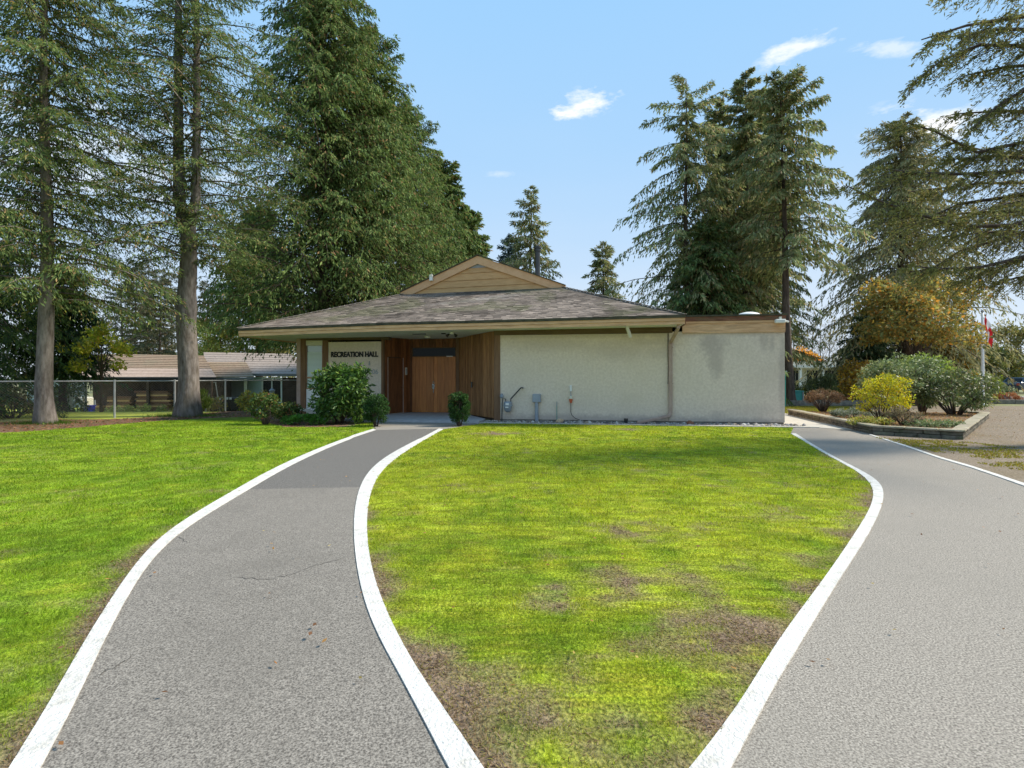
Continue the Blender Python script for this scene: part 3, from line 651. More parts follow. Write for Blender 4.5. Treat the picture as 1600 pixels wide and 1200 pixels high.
def strip_board(name, mat_, zo0, zo1, off0, off1):
    for i in range(0, NE, 1):
        pass
    m = MB()
    for i in range(NE):
        a, b = pts[i], pts[i+1]; g_ = Vector((.0, 0, 0))
        m.hexa([(a.x, a.y-off1, a.z+zo0), (b.x, b.y-off1, b.z+zo0), (b.x, b.y-off0, b.z+zo0), (a.x, a.y-off0, a.z+zo0),
                (a.x, a.y-off1, a.z+zo1), (b.x, b.y-off1, b.z+zo1), (b.x, b.y-off0, b.z+zo1), (a.x, a.y-off0, a.z+zo1)])
    return m.build(name, mat_, hall)
strip_board('fascia_board', M['fascia'], .0, .095, -.03, .0); strip_board('fascia_board', M['fascia'], .100, .185, -.03, .025)
strip_board('shingle_edge', M['moss'], .187, .255, -.06, .05)
# left eave boards
Lb = Lp+Vector((0, 11.0, 0)); Rb = Rp+Vector((0, 11.0, 0)); zl = pts[0].z
hb('fascia_board', M['fascia'], (Lp.x-.03, Lp.x, Lp.y+.035, Lb.y, zl+.0, zl+.185)); hb('shingle_edge', M['moss'], (Lp.x-.08, Lp.x, Lp.y+.062, Lb.y, zl+.187, zl+.25))
hb('fascia_board', M['weathered'], (Rp.x+.0, Rp.x+.03, Rp.y+.035, Rb.y, pts[-1].z+.0, pts[-1].z+.24))
# soffit
m = MB(); sp = [(a.x, a.y+.03, a.z+.02) for a in pts]+[(Rp.x, vB, 2.95), (Lp.x, vB, 2.87)]
sof_t = tessellate_polygon([[Vector(p) for p in sp]]); m.v = sp; m.f = [tuple(t) for t in sof_t]; m.build('soffit', M['soffit'], hall)
# gable / upper roof
zt = .25
def rz_(p, dz=zt): return Vector((p.x, p.y, p.z+dz))
Lt = Vector((Lp.x-.05, Lp.y-.05, zl+zt)); Rt = Vector((Rp.x, Rp.y-.05, pts[-1].z+zt))
GL = Vector((GL_.x, GL_.y, 4.72)); GR = Vector((GR_.x, GR_.y, 4.69)); PKw = P(746.5, 401.5, 20.75); PK = W2L(PKw); PK.z = PKw.z
bk = Vector((0, 6.0, 0))
m = MB()
LbT = Lt+Vector((0, 11.4, 0)); RbT = Rt+Vector((0, 11.4, 0)); GLb = GL+Vector((0,4.0,0)); GRb = GR+Vector((0,5.6,0)); PKb = PK+Vector((0,4.8,0))
m.face([Lt-Vector((0,0,.02)), Rt-Vector((0,0,.02)), GR-Vector((0,0,.02)), GL-Vector((0,0,.02))]); m.face([LbT, Lt, GL, GLb]); m.face([Rt, RbT, GRb, GR]); m.face([GLb, GL, PK, PKb]); m.face([GR, GRb, PKb, PK]); m.face([LbT, GLb, GRb, RbT]); m.face([GLb, PKb, GRb])
m.build('roof', M['shingle'], hall)
# shingle courses on the front slope
rng = np.random.default_rng(8); SV = []; SC = []
top_l, top_r = GL+Vector((0,0,.0)), GR
NC = 30
def slope_pt(t, s):   # t along, s up
    a = eave(min(max(t,0),1)); a = Vector((a.x, a.y-.06, a.z+zt)); b = top_l.lerp(top_r, t); return a.lerp(b, s)
for c in range(NC):
    s0 = c/NC; s1 = min((c+1.25)/NC, 1.0); L = 14.4*(1-s0)+6.5*s0; t = -rng.random()*.2/L
    while t < 1:
        w = rng.uniform(.12, .30)/L; t0 = max(t, 0); t1 = min(t+w-.004/L, 1); t += w
        if t1-t0 < .03/L: continue
        lift = .022+rng.random()*.012; js = rng.uniform(-.008, .008)/4
        a, b = slope_pt(t0, max(s0+js,0)), slope_pt(t1, max(s0+js,0)); d, e = slope_pt(t0, s1), slope_pt(t1, s1); up = Vector((0,0,lift)); lo = Vector((0,0,-.004)); hi = Vector((0,0,.004))
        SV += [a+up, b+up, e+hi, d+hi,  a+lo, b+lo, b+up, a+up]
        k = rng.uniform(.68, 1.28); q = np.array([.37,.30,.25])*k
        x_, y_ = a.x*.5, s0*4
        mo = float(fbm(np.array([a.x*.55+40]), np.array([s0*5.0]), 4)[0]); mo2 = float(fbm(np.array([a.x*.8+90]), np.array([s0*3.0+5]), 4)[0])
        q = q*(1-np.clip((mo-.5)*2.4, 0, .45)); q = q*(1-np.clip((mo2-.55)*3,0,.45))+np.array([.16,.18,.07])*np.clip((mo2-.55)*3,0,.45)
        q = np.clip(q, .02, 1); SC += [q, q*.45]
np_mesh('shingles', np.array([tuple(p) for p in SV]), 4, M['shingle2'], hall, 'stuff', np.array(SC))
# hip and ridge caps
for a, b in ((Lt, GL), (Rt, GR)):
    m = MB(); n = 30
    for k in range(n):
        p = a.lerp(b, k/n); q = a.lerp(b, min((k+1.2)/n, 1)); m.beam(p+Vector((0,0,.045)), q+Vector((0,0,.025)), .16, .018)
    m.build('hip_caps', M['shingle'], hall, 'stuff')
# gable end
gd = (GR-GL); nb = Vector((gd.y, -gd.x, 0)).normalized()   # towards the camera
def rake(a, b, name='rake_board', w=.28, t=.035, off=.02):
    d = (b-a); dnl = Vector((0,0,-1)); m = MB(); f0 = nb*off; f1 = nb*(off+t)
    e = w/math.cos(math.atan2(d.z, math.hypot(d.x,d.y)))
    m.hexa([a+f1-Vector((0,0,e)), b+f1-Vector((0,0,e)), b+f0-Vector((0,0,e)), a+f0-Vector((0,0,e)), a+f1, b+f1, b+f0, a+f0]); return m.build(name, M['rake'], hall)
GL0 = GL-gd.normalized()*.10+Vector((0,0,.02)); GR0 = GR+gd.normalized()*.10+Vector((0,0,.02))
GLr = GL+Vector((0,0,.04))+gd.normalized()*.12; GRr = GR+Vector((0,0,.04))-gd.normalized()*.12
rake(GL0+Vector((0,0,.06)), PK+Vector((0,0,.03))); rake(PK+Vector((0,0,.03)), GR0+Vector((0,0,.06)))
for a, b in ((GL0, PK), (PK, GR0)):
    m = MB(); m.beam(a+nb*.03+Vector((0,0,.085)), b+nb*.03+Vector((0,0,.055)), .16, .03); m.build('rake_cap', M['moss'], hall)
# lapped siding: trapezoid boards
def gable_span(z, zb0, zp):   # fraction
    f = (z-zb0)/(zp-zb0); return f
mid = GL.lerp(GR, .5)
zb0 = 4.72; zp = PK.z-.24; nbd = 4; hts = [zb0-.1, zb0+.17, zb0+.43, zb0+.69, zb0+.88]
def atz(side, z):
    f = min(max((z-zb0)/(PK.z-zb0), 0), 1); base = GL if side == 0 else GR; p = base.lerp(Vector((PK.x, PK.y, 0)), f); return Vector((p.x, p.y, z))
for k in range(4):
    z0, z1 = hts[k], hts[k+1]-.006; a, b, c, d = atz(0, z0), atz(1, z0), atz(1, z1), atz(0, z1); m = MB(); bk_ = nb*-.05
    t0 = nb*.018; t1 = nb*-.004
    m.hexa([a+t0, b+t0, b+bk_, a+bk_, d+t1, c+t1, c+bk_, d+bk_]); m.build('siding_board', M['siding'], hall)
m = MB(); m.hexa([atz(0, .88+zb0)+nb*-.02, atz(1, .88+zb0)+nb*-.02, atz(1, .88+zb0)-nb*.05, atz(0, .88+zb0)-nb*.05, atz(0, PK.z-.08)+nb*-.02, atz(1, PK.z-.08)+nb*-.02, atz(1, PK.z-.08)-nb*.05, atz(0, PK.z-.08)-nb*.05])
m.build('gable_vent', M['grey'], hall)
# flood light on the left rake
fl = empty('flood_light', L2W(*(GL0.lerp(PK, .42)+nb*.06).xy, GL0.lerp(PK, .42).z+.02), 'small white flood light box on the left rake of the gable', 'light', rz=TH)
m = MB(); m.box(-.07,.07,-.10,0,-.12,.12); m.build('housing', M['cream'], fl, bevel=.01); m = MB(); m.box(-.055,.055,-.106,-.101,-.10,.02); m.build('lens', M['white'], fl)
m = MB(); m.box(-.02,.02,-.02,.02,.12,.17); m.build('bracket', M['grey'], fl)
# chimney pipe
cp = P(840, 430, 22.2); ch = empty('chimney_pipe', (cp.x, cp.y, 5.0), 'black metal chimney pipe with a cap on the right roof slope', 'chimney')
m = MB(); m.lathe((0,0,0), [(.13,-.3),(.13,.1),(.105,.14),(.105,1.55)], 16); m.build('flue', M['black'], ch, smooth=False)
m = MB(); m.lathe((0,0,1.55), [(.14,0),(.14,.06),(.115,.06),(.115,.12),(.15,.12),(.15,.2),(.02,.24)], 16); m.build('cap', M['black'], ch)
m = MB(); m.lathe((0,0,0), [(.22,.05),(.22,.08),(.14,.16)], 16); m.build('flashing', M['galv'], ch)
vp = W2L(P(795, 425, 23.0)); m = MB(); m.lathe((0,0,0), [(.05,-.3),(.05,.12),(.09,.12),(.09,.17)], 10)
rv = m.build('roof_vent', M['galv'], hall); rv.location = (vp.x, vp.y, P(795,420,23.0).z-.1)
# flat wing on the right
uF = pu(1066, -.02)
hb('fascia_board', M['fascia'], (uF, uR+.005, -.05, -.014, 2.745, 3.035)); hb('trim', M['rake'], (uF, uR-.05, -.075, -.052, 3.037, 3.10)); hb('fascia_board', M['weathered'], (uF, uR+.01, -.09, -.016, 3.102, 3.235))
hb('roof_cap', M['moss'], (uF-.3, uR+.05, -.12, .1, 3.237, 3.285)); hb('roof', M['timber'], (Rp.x+.035, uR+.0, .102, vB, 3.06, 3.20)); hb('roof_cap', M['moss'], (uR-.08, uR+.05, .102, vB, 3.21, 3.285))
hb('fascia_board', M['weathered'], (uR+.002, uR+.03, .0, vB, 2.8, 3.208))
sk = L2W(pu(1170, 1.0), 1.0); skl = empty('skylight_dome', (sk.x, sk.y, 3.27), 'white domed skylight on the flat roof of the right wing', 'skylight')
m = MB(); m.box(-.42,.42,-.4,.4,0,.06); m.build('kerb', M['galv'], skl); m = MB(); m.lathe((0,0,.06), [(.38,0),(.36,.05),(.27,.10),(.14,.135),(.02,.145)], 20); m.build('dome', M['white'], skl, smooth=True)
wl = L2W(pu(1215, -.1), -.1); wlo = empty('wall_light', (wl.x, wl.y, 3.06), 'white lamp bracketed to the right end of the flat roof fascia', 'light', rz=TH)
m = MB(); m.box(-.09,.18,-.16,-.0,-.06,.05); m.build('housing', M['white'], wlo, bevel=.015); m = MB(); m.box(.03,.09,-.08,-.0,.052,.13); m.build('bracket', M['cream'], wlo); m = MB(); m.tube([(.18,-.08,.0),(.28,-.08,-.03)], .03, 8); m.build('sensor', M['white'], wlo)
# soffit ceiling fixtures
for i, (px, v_, s_, lab) in enumerate([(655, .6, .45, 'dark slot vent in the porch soffit'), (693, .6, .13, '')]):
    u_ = pu(px, v_); hb('soffit_vent', M['blackmatte'], (u_-s_/2, u_+s_/2, v_-.06, v_+.06, 2.875, 2.905))
lt = L2W(pu(706, .15), .15); lto = empty('ceiling_light', (lt.x, lt.y, 2.86), 'twin lamp porch light hanging under the eave above the double door', 'light', rz=TH)
m = MB(); m.lathe((0,0,-.03), [(.07,0),(.07,.06)], 12); m.build('mount', M['white'], lto)
for sx in (-.16, .16):
    m = MB(); m.tube([(0,0,-.02),(sx*.6,0,-.03)], .012, 6); m.tube([(sx*.6,0,-.03),(sx,-.05,-.09)], [.03,.055], 10); m.build('lamp_head', M['black'], lto)
sm = L2W(pu(668, 1.6), 1.6); smo = empty('smoke_dome', (sm.x, sm.y, 2.87), 'round white lamp dome on the porch soffit', 'light'); m = MB(); m.lathe((0,0,-.05), [(.03,0),(.11,.02),(.13,.07)], 14); m.build('dome', M['white'], smo, smooth=True); m = MB(); m.lathe((0,0,.02), [(.15,0),(.15,.012)], 14); m.build('base', M['grey'], smo)
# gutter outlet and downspout
o1 = pu(980, -.75)
m = MB(); m.beam((o1,-.82,2.98),(o1,-.82,2.82),.09,.09,(0,1,0)); m.beam((o1,-.82,2.86),(o1+.10,-.70,2.60),.08,.08); m.build('gutter_outlet', M['cream'], hall, bevel=.01)
d0 = pu(1060,-.9); d1 = pu(1047.5,-.06)
m = MB(); m.beam((d0,-.9,3.0),(d0,-.9,2.82),.09,.075,(0,1,0)); m.beam((d0,-.9,2.84),(d1,-.07,2.46),.09,.075); m.beam((d1,-.065,2.5),(d1,-.065,.32),.11,.08,(0,1,0)); m.beam((d1,-.07,.34),(d1-.06,-.10,.20),.11,.08,(0,1,0)); m.beam((d1-.02,-.085,.24),(pu(1022,-.3),-.25,.13),.10,.08); m.beam((pu(1023,-.3),-.24,.135),(pu(996,-.5),-.46,.05),.10,.08)
dsp = m.build('downspout', M['pink'], hall, bevel=.012)
for z in (2.3, 1.2): hb('strap', M['pink'], (d1-.07, d1+.07, -.11, -.013, z, z+.03), par=dsp)
m = MB(); uc = pu(1043.5, -.02); m.tube([(uc,-.02,2.75),(uc,-.02,2.1),(uc+.01,-.02,1.7),(uc,-.02,1.2)], .008, 5); m.build('cable', M['blackmatte'], hall)
# soft grey-brown water stains
st = [(1091,524),(1131,522),(1130,560),(1125,588),(1112,590),(1108,562),(1094,548)]
sp2 = [(pu(x,-.014), pz(x,y,-.014)) for x, y in st]
# ------------------------------------------------------------------ wall mounted services
def at_wall(px, v=-.02): w = L2W(pu(px, v), v); return w
w = at_wall(794, -.1); gm = empty('gas_meter', (w.x, w.y, 0), 'grey gas meter with black pipe on the stucco wall beside the entry', 'gas meter', rz=TH)
zc = 1.4-(636-HOR)/FPX*w.y
m = MB(); m.lathe((0,-.05,zc-.16), [(.05,0),(.10,.05),(.125,.14),(.135,.20),(.135,.30),(.10,.34)], 14); m.build('body', M['meter'], gm, smooth=False)
m = MB(); m.box(-.145,.145,-.13,.03,zc+.035,zc+.06); m.build('flange', M['grey'], gm)
m = MB(); m.box(-.05,.05,-.20,-.17,zc+.07,zc+.13); m.box(-.06,.04,-.195,-.18,zc-.02,zc+.02); m.build('index_face', M['white'], gm)
m = MB(); m.tube([(.09,-.03,zc+.17),(.09,-.03,zc+.26),(.42,-.03,zc+.62),(.47,-.01,zc+.61),(.47,.07,zc+.61)], .022, 8); m.build('pipe', M['black'], gm)
m = MB(); m.tube([(-.07,-.03,zc+.17),(-.08,-.03,zc+.26),(-.17,-.03,zc+.28),(-.19,-.03,zc+.1),(-.20,-.03,0)], .016, 8); m.build('riser', M['black'], gm)
m = MB(); m.lathe((-.2,-.04,zc+.28), [(.04,0),(.065,.03),(.065,.09),(.04,.13),(.04,.15)], 10); m.build('regulator', M['meter'], gm)
w = at_wall(838.5, -.08); eb_ = empty('utility_box', (w.x, w.y, 0), 'square grey utility box on a thick grey conduit against the wall', 'utility box', rz=TH)
m = MB(); m.box(-.13,.13,-.04,.075,.62,.88); m.build('housing', M['grey'], eb_, bevel=.01); m = MB(); m.box(-.12,.12,-.052,-.042,.63,.87); m.build('cover', M['grey'], eb_); m = MB(); m.tube([(0,.01,-.02),(0,.01,.62)], .055, 12); m.build('conduit', M['grey'], eb_)
w = at_wall(870, -.05); st_ = empty('ground_rod', (w.x, w.y, 0), 'thin green and grey stake standing by the wall behind the tan rock', 'stake', rz=TH)
m = MB(); m.tube([(0,0,0),(0,0,.62)], .010, 6); m.build('rod', M['teal'], st_); m = MB(); m.tube([(0,0,.52),(0,0,.64)], .016, 6); m.build('clamp', M['galv'], st_)
w = at_wall(892, -.03); pl_ = empty('outlet_plug', (w.x, w.y, 0), 'outdoor outlet with orange plug and black cord on the stucco wall', 'outlet', rz=TH)
m = MB(); m.box(-.035,.035,-.05,.03,.97,1.16); m.build('cover', M['white'], pl_, bevel=.008); m = MB(); m.tube([(0,-.01,.97),(0,-.01,.83)], .014, 6); m.build('conduit', M['galv'], pl_)
m = MB(); m.box(-.05,.05,-.06,.02,.73,.83); m.build('box', M['cream'], pl_, bevel=.008); m = MB(); m.lathe((0,-.03,.60), [(.025,0),(.04,.03),(.045,.07),(.055,.08),(.055,.125)], 10); m.build('plug', M['orange'], pl_)
m = MB(); m.tube([(0,-.03,.6),(.0,-.03,.32),(.03,-.03,.22),(.13,-.04,.13),(.3,-.08,.07),(.55,-.1,.05),(.9,-.2,.03),(1.2,-.3,.02)], .009, 6); m.build('cord', M['blackmatte'], pl_)
w = at_wall(978, -.35); bp_ = empty('pipe_stub', (w.x, w.y, 0), 'short black cleanout pipe stub in the pebbles below the wall', 'pipe'); m = MB(); m.lathe((0,0,-.02), [(.055,0),(.055,.13)], 12); m.build('pipe', M['blackmatte'], bp_); m = MB(); m.lathe((0,0,.11), [(.066,0),(.066,.05),(.03,.055)], 12); m.build('collar', M['black'], bp_)
# rocks
def rock(name, x, y, r, m_, seed, z=0, sq=(1,1,.8)):
    import bmesh
    bm = bmesh.new(); bmesh.ops.create_icosphere(bm, subdivisions=2, radius=1); rr = random.Random(seed); ph = [rr.uniform(0,6) for _ in range(6)]
    for v in bm.verts:
        c = v.co; k = 1+.14*math.sin(2.3*c.x+ph[0])+.12*math.sin(3.1*c.y+ph[1]+c.z)+.10*math.sin(4*c.z+ph[2]+2*c.x)+rr.uniform(-.04,.04); v.co = Vector((c.x*k*sq[0], c.y*k*sq[1], c.z*k*sq[2]))*r
    me = bpy.data.meshes.new(name); bm.to_mesh(me); bm.free(); me.materials.append(m_); o = link(name, me); o.location = (x, y, z+r*sq[2]*.55); o.rotation_euler = (0,0,rr.uniform(0,6)); return o
w = at_wall(876, -.5); tag(rock('rock', w.x, w.y, .125, M['rocktan'], 2, .0), 'tan rounded rock in the pebbles beside the grey utility box', 'rock')
w = at_wall(1079, -.45); tag(rock('rock', w.x, w.y, .11, M['rockred'], 5, .0), 'rust brown rock in the pebbles right of the downspout', 'rock')
rng = np.random.default_rng(21); PV = []; PC = []
ico = [(0,0,1),(.9,0,.3),(.28,.85,.3),(-.72,.53,.3),(-.72,-.53,.3),(.28,-.85,.3),(.72,.53,-.4),(-.28,.85,-.4),(-.9,0,-.4),(-.28,-.85,-.4),(.72,-.53,-.4)]
icf = [(0,1,2),(0,2,3),(0,3,4),(0,4,5),(0,5,1),(1,6,2),(2,7,3),(3,8,4),(4,9,5),(5,10,1),(2,6,7),(3,7,8),(4,8,9),(5,9,10),(1,10,6)]
def pebbles(u0, u1, v0, v1_, n, r0, r1, cols):
    for i in range(n):
        u_ = rng.uniform(u0, u1); v_ = rng.uniform(v0, v1_); p = L2W(u_, v_); r_ = rng.uniform(r0, r1); a = rng.uniform(0, 6); sx, sy, sz = rng.uniform(.7,1.3), rng.uniform(.7,1.1), rng.uniform(.45,.8)
        q = []
        for x, y, z in ico:
            x, y, z = x*r_*sx, y*r_*sy, z*r_*sz; q.append((p.x+x*math.cos(a)-y*math.sin(a), p.y+x*math.sin(a)+y*math.cos(a), .006+r_*sz*.4+z))
        c = cols[rng.integers(len(cols))]*rng.uniform(.6, 1.25)
        for f in icf: PV.extend([q[f[0]], q[f[1]], q[f[2]]]); PC.append(c)
cc = [np.array(c) for c in ((.36,.34,.32),(.24,.22,.21),(.48,.45,.41),(.30,.24,.18),(.16,.15,.15))]
pebbles(-.4, uR+.3, -.75, -.05, 1500, .018, .05, cc); pebbles(.3, uR+.4, -.7, -.2, 130, .05, .085, cc)
tag(np_mesh('pebbles', np.array(PV), 3, M['shingle2'], None, 'stuff', np.array(PC)), 'grey river pebbles strewn along the foot of the stucco wall', 'pebbles')
# stucco weathering (brownish water stains with their own outline) plus eave shade painted along the top (object space of the wall)
def add_stains_shade(m, blobs, colr):
    t = m.node_tree; b = t.nodes['Principled BSDF']; src = b.inputs['Base Color'].links[0].from_socket
    tcn = nn(t, 'ShaderNodeTexCoord'); ns = nn(t, 'ShaderNodeTexNoise'); ns.inputs['Scale'].default_value = 3.5; ns.inputs['Detail'].default_value = 6; t.links.new(tcn.outputs['Object'], ns.inputs[0])
    sp_ = nn(t, 'ShaderNodeSeparateXYZ'); t.links.new(tcn.outputs['Object'], sp_.inputs[0])
    def mth(op, a, b_=None, cl=False):
        n = nn(t, 'ShaderNodeMath', operation=op); n.use_clamp = cl
        for i, v in enumerate((a, b_)):
            if v is None: continue
            if isinstance(v, (int, float)): n.inputs[i].default_value = float(v)
            else: t.links.new(v, n.inputs[i])
        return n.outputs[0]
    tot = None
    for (u_, z_, ru, rz2, amt) in blobs:
        a = mth('DIVIDE', mth('SUBTRACT', sp_.outputs[0], u_), ru); c = mth('DIVIDE', mth('SUBTRACT', sp_.outputs[2], z_), rz2)
        d = mth('SQRT', mth('ADD', mth('MULTIPLY', a, a), mth('MULTIPLY', c, c)))
        d = mth('ADD', d, mth('MULTIPLY', mth('SUBTRACT', ns.outputs[0], .5), 1.3))
        k = mth('MULTIPLY', mth('SUBTRACT', 1.1, d), 1.4, True); k = mth('MULTIPLY', k, amt, True)
        tot = k if tot is None else mth('MAXIMUM', tot, k)
    mx = nn(t, 'ShaderNodeMix', data_type='RGBA'); t.links.new(tot, mx.inputs[0]); t.links.new(src, mx.inputs[6]); mx.inputs[7].default_value = (*colr, 1); t.links.new(mx.outputs[2], b.inputs['Base Color'])
def sb(px, py, rx, ry, a): return (pu(px,0), pz(px,py,0), rx/50.0, ry/50.0, a)
add_stains_shade(M['stucco'], [sb(1112,535,24,26,.55), sb(1118,565,13,32,.5), sb(1124,550,9,26,.35), sb(1193,530,9,22,.4), sb(1206,535,5,18,.35), sb(1222,590,6,80,.45), sb(1120,655,18,14,.35), sb(960,548,60,18,.22), sb(1030,550,30,14,.22), sb(1010,535,60,10,.25), sb(860,538,70,14,.22), sb(1180,640,40,10,.15), sb(1045,655,30,10,.3), (2.5,.08,6.0,.20,.55), (6.5,.06,4.0,.16,.5), (3,2.74,5,.14,.35), (7,2.72,2.5,.12,.35)], (.36,.29,.25))  # wide faint blobs along the wall top are eave shade in the colour

# ------------------------------------------------------------------ vegetation generators
def unit(a): return a/(np.linalg.norm(a, axis=1, keepdims=True)+1e-9)
def diamonds(Pn, D, N, L, W):
    D = unit(D); S = unit(np.cross(D, N)); L = np.asarray(L).reshape(-1,1); W = np.asarray(W).reshape(-1,1)
    a = Pn; b = Pn+D*L*.5+S*W*.5; c = Pn+D*L; d = Pn+D*L*.5-S*W*.5
    return np.stack([a, b, c, d], 1).reshape(-1, 3)
def pal(rng, n, cols, wts, jit=.3):
    cols = np.array(cols); w = np.array(wts, float); w /= w.sum(); i = rng.choice(len(cols), n, p=w); return cols[i]*(1-jit+2*jit*rng.random((n,1)))
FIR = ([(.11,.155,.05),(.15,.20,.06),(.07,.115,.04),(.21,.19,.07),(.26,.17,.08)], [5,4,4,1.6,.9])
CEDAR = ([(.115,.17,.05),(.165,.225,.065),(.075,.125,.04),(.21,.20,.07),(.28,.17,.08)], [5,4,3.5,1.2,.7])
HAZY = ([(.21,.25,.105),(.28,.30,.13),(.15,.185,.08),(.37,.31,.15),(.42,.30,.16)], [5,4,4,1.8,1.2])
def trunk_mesh(name, m_, base, H, r0, r1, parent, lean=(0,0), seed=0, n=12, flare=1.45, segs=26, extra=None, z0=-.3, limbs=()):
    rr = random.Random(seed); m = MB(); pts_ = []; rad = []
    for i in range(segs+1):
        t = i/segs; h = H*t**1.5
        w = .04*math.sin(h*.6+seed)
        pts_.append((lean[0]*t+w*min(h,1), lean[1]*t+w*.6*min(h,1), h+(z0 if i == 0 else 0))); k = r0+(r1-r0)*(h/H); k *= 1+(flare-1)*math.exp(-h/.28)+rr.uniform(-.035,.035); rad.append(k)
    m.tube(pts_, rad, n)
    for lb in limbs: m.tube(lb[0], lb[1], 5 if len(lb) < 3 else lb[2], cap=False)
    m.v = [tuple(x*(1+0) for x in v) for v in m.v]
    return m.build(name, m_, parent, smooth=True)
def conifer(label, base, H, Rb, group, seed, start=.1, nb=150, K=11, per=8, leaf=(.17,.045), rise=.25, droop=.45, hang=.4, pexp=.75, cols=FIR, r0=.22, tw=.42, cat='conifer', name='conifer_tree', sparse=0.0,
            az_w=None, bark='barkdark', low=None, stems=1, extra_limbs=(), lean=(0,0), zcut=None, tophat=True, needles='needle', bulge=.12, hangv=.0, lv=(.55,1.18)):
    rng = np.random.default_rng(seed); e = empty(name, base, label, cat, group)
    t = start+(1-start)*(np.arange(nb)+rng.random(nb))/nb; t = t**.93*.965; h = t*H
    x = (1-t)/(1-start); prof = np.minimum(x**pexp, 1.0)*np.minimum(1, .22+x*6.5)*np.minimum(1, .35+(t-start)/bulge*.65 if bulge else 1)
    L = Rb*prof*rng.uniform(lv[0], lv[1], nb)+.15
    az = np.arange(nb)*2.39996+rng.uniform(-.5, .5, nb)
    L = L-.15*(x < .1)*(1-x*10); kp = rng.random(nb) < np.clip(.35+x*5, 0, 1); h, L, az, t, x = h[kp], L[kp], az[kp], t[kp], x[kp]; nb = len(h)
    if az_w is not None: L = L*az_w(az, t)
    if sparse: keep = rng.random(nb) > sparse; h, L, az, t = h[keep], L[keep], az[keep], t[keep]
    nb2 = len(h); out_ = np.stack([np.cos(az), np.sin(az), 0*az], 1); side = np.stack([-np.sin(az), np.cos(az), 0*az], 1)
    ri = rise*rng.uniform(.4, 1.6, nb2)+.35*(t > .85); dr = droop*rng.uniform(.6, 1.4, nb2)*(1-.5*(t > .85))
    stem = np.zeros((nb2, 3)); 
    if stems == 2: sgn = np.where(rng.random(nb2) < .5, -1, 1)*(h > 7.0); stem[:,0] = np.where(h > 7.0, sgn*.33, 0)
    def bp(s):   # (nb2,k,3)
        Ls = L[:,None]*s
        return np.stack([stem[:,0:1]+lean[0]*t[:,None]+out_[:,0:1]*Ls, stem[:,1:2]+lean[1]*t[:,None]+out_[:,1:2]*Ls, h[:,None]+ri[:,None]*Ls-dr[:,None]*Ls*s], 2)
    ss = (np.arange(K)+1)/K; ss = np.tile(ss, (nb2,1))+rng.uniform(-.03, .03, (nb2,K)); ss = np.clip(ss, .10, 1.02)
    B = bp(ss)                                     # twig roots
    tl = L[:,None]*tw*(1.05-ss*.8)*np.minimum(ss*3.0, 1)*rng.uniform(.6, 1.25, ss.shape)+.06
    V = []; C = []
    for sg in (-1, 1):
        td = out_[:,None,:]*.68+side[:,None,:]*sg*.72+np.array([0,0,-.12-hangv]); td = td/np.linalg.norm(td, axis=2, keepdims=True)
        r = (np.arange(per)[None,None,:]+rng.random((nb2,K,per)))/per
        Pn = B[:,:,None,:]+td[:,:,None,:]*(tl[:,:,None]*r)[...,None]; hg = (hang*np.minimum(1, .25+x[keep] * 2.2 if sparse else .25+x*2.2))[:,None,None]; Pn[...,2] -= hg*tl[:,:,None]*r*r
        Pn = Pn+rng.normal(0, .035, Pn.shape)
        D = td[:,:,None,:]*np.ones((1,1,per,1))+rng.normal(0, .45, Pn.shape); D[...,2] -= hg*1.3-.35*(hg < hang*.6)
        n = nb2*K*per; Pn = Pn.reshape(n,3); D = D.reshape(n,3); N = rng.normal(0, .5, (n,3)); N[:,2] += .8
        xx_ = np.repeat(x[keep] if sparse else x, K*per); ls = np.minimum(1, .5+xx_*3); V.append(diamonds(Pn, D, N, leaf[0]*ls*rng.uniform(.6, 1.35, n), leaf[1]*ls*rng.uniform(.7, 1.3, n)))
        c = pal(rng, n, *cols); bv = np.repeat(rng.uniform(.75, 1.25, nb2), K*per)[:,None]; C.append(c*bv)
    V = np.concatenate(V); C = np.repeat(np.concatenate(C), 4, 0)
    np_mesh('crown', V, 4, M[needles], e, 'stuff', C)
    limbs = []
    sN = np.array([0, .33, .66, 1.0]); Q = bp(np.tile(sN, (nb2,1)))
    for i in range(nb2):
        rb = .008+.006*L[i]; limbs.append(([tuple(q) for q in Q[i]], [rb*1.3, rb, rb*.7, rb*.3], 3))
    if stems == 2:
        m = MB(); rr = random.Random(seed)
        def st(pts_, rs): m.tube(pts_, rs, 12)
        lo = []; ra = []
        for i in range(15):
            z = 7.0*(i/14)**1.3; lo.append((.05*math.sin(z*1.3), 0, z-(.3 if i == 0 else 0))); ra.append((r0+(.26-r0)*z/7)*(1+.55*math.exp(-z/.3)+rr.uniform(-.04,.04)+(.16 if abs(z-3.9) < .3 else 0)))
        st(lo, ra)
        for sg, rr0 in ((-1, .20), (1, .16)):
            st([(0,0,6.6), (sg*.18,0,7.1), (sg*.30,0,7.9)]+[(sg*(.33), 0, z) for z in (10, 13, 16, H)], [rr0*1.15, rr0, rr0, rr0*.85, rr0*.7, rr0*.5, .03])
        for lb in limbs: m.tube(lb[0], lb[1], 3, cap=False)
        m.build('trunk', M[bark], e, smooth=True)
    else:
        trunk_mesh('trunk', M[bark], base, H*.955, r0, .02, e, lean, seed, limbs=limbs)
    return e
def rr_(rng, n): a = rng.normal(0,1,(n,3)); return unit(a)
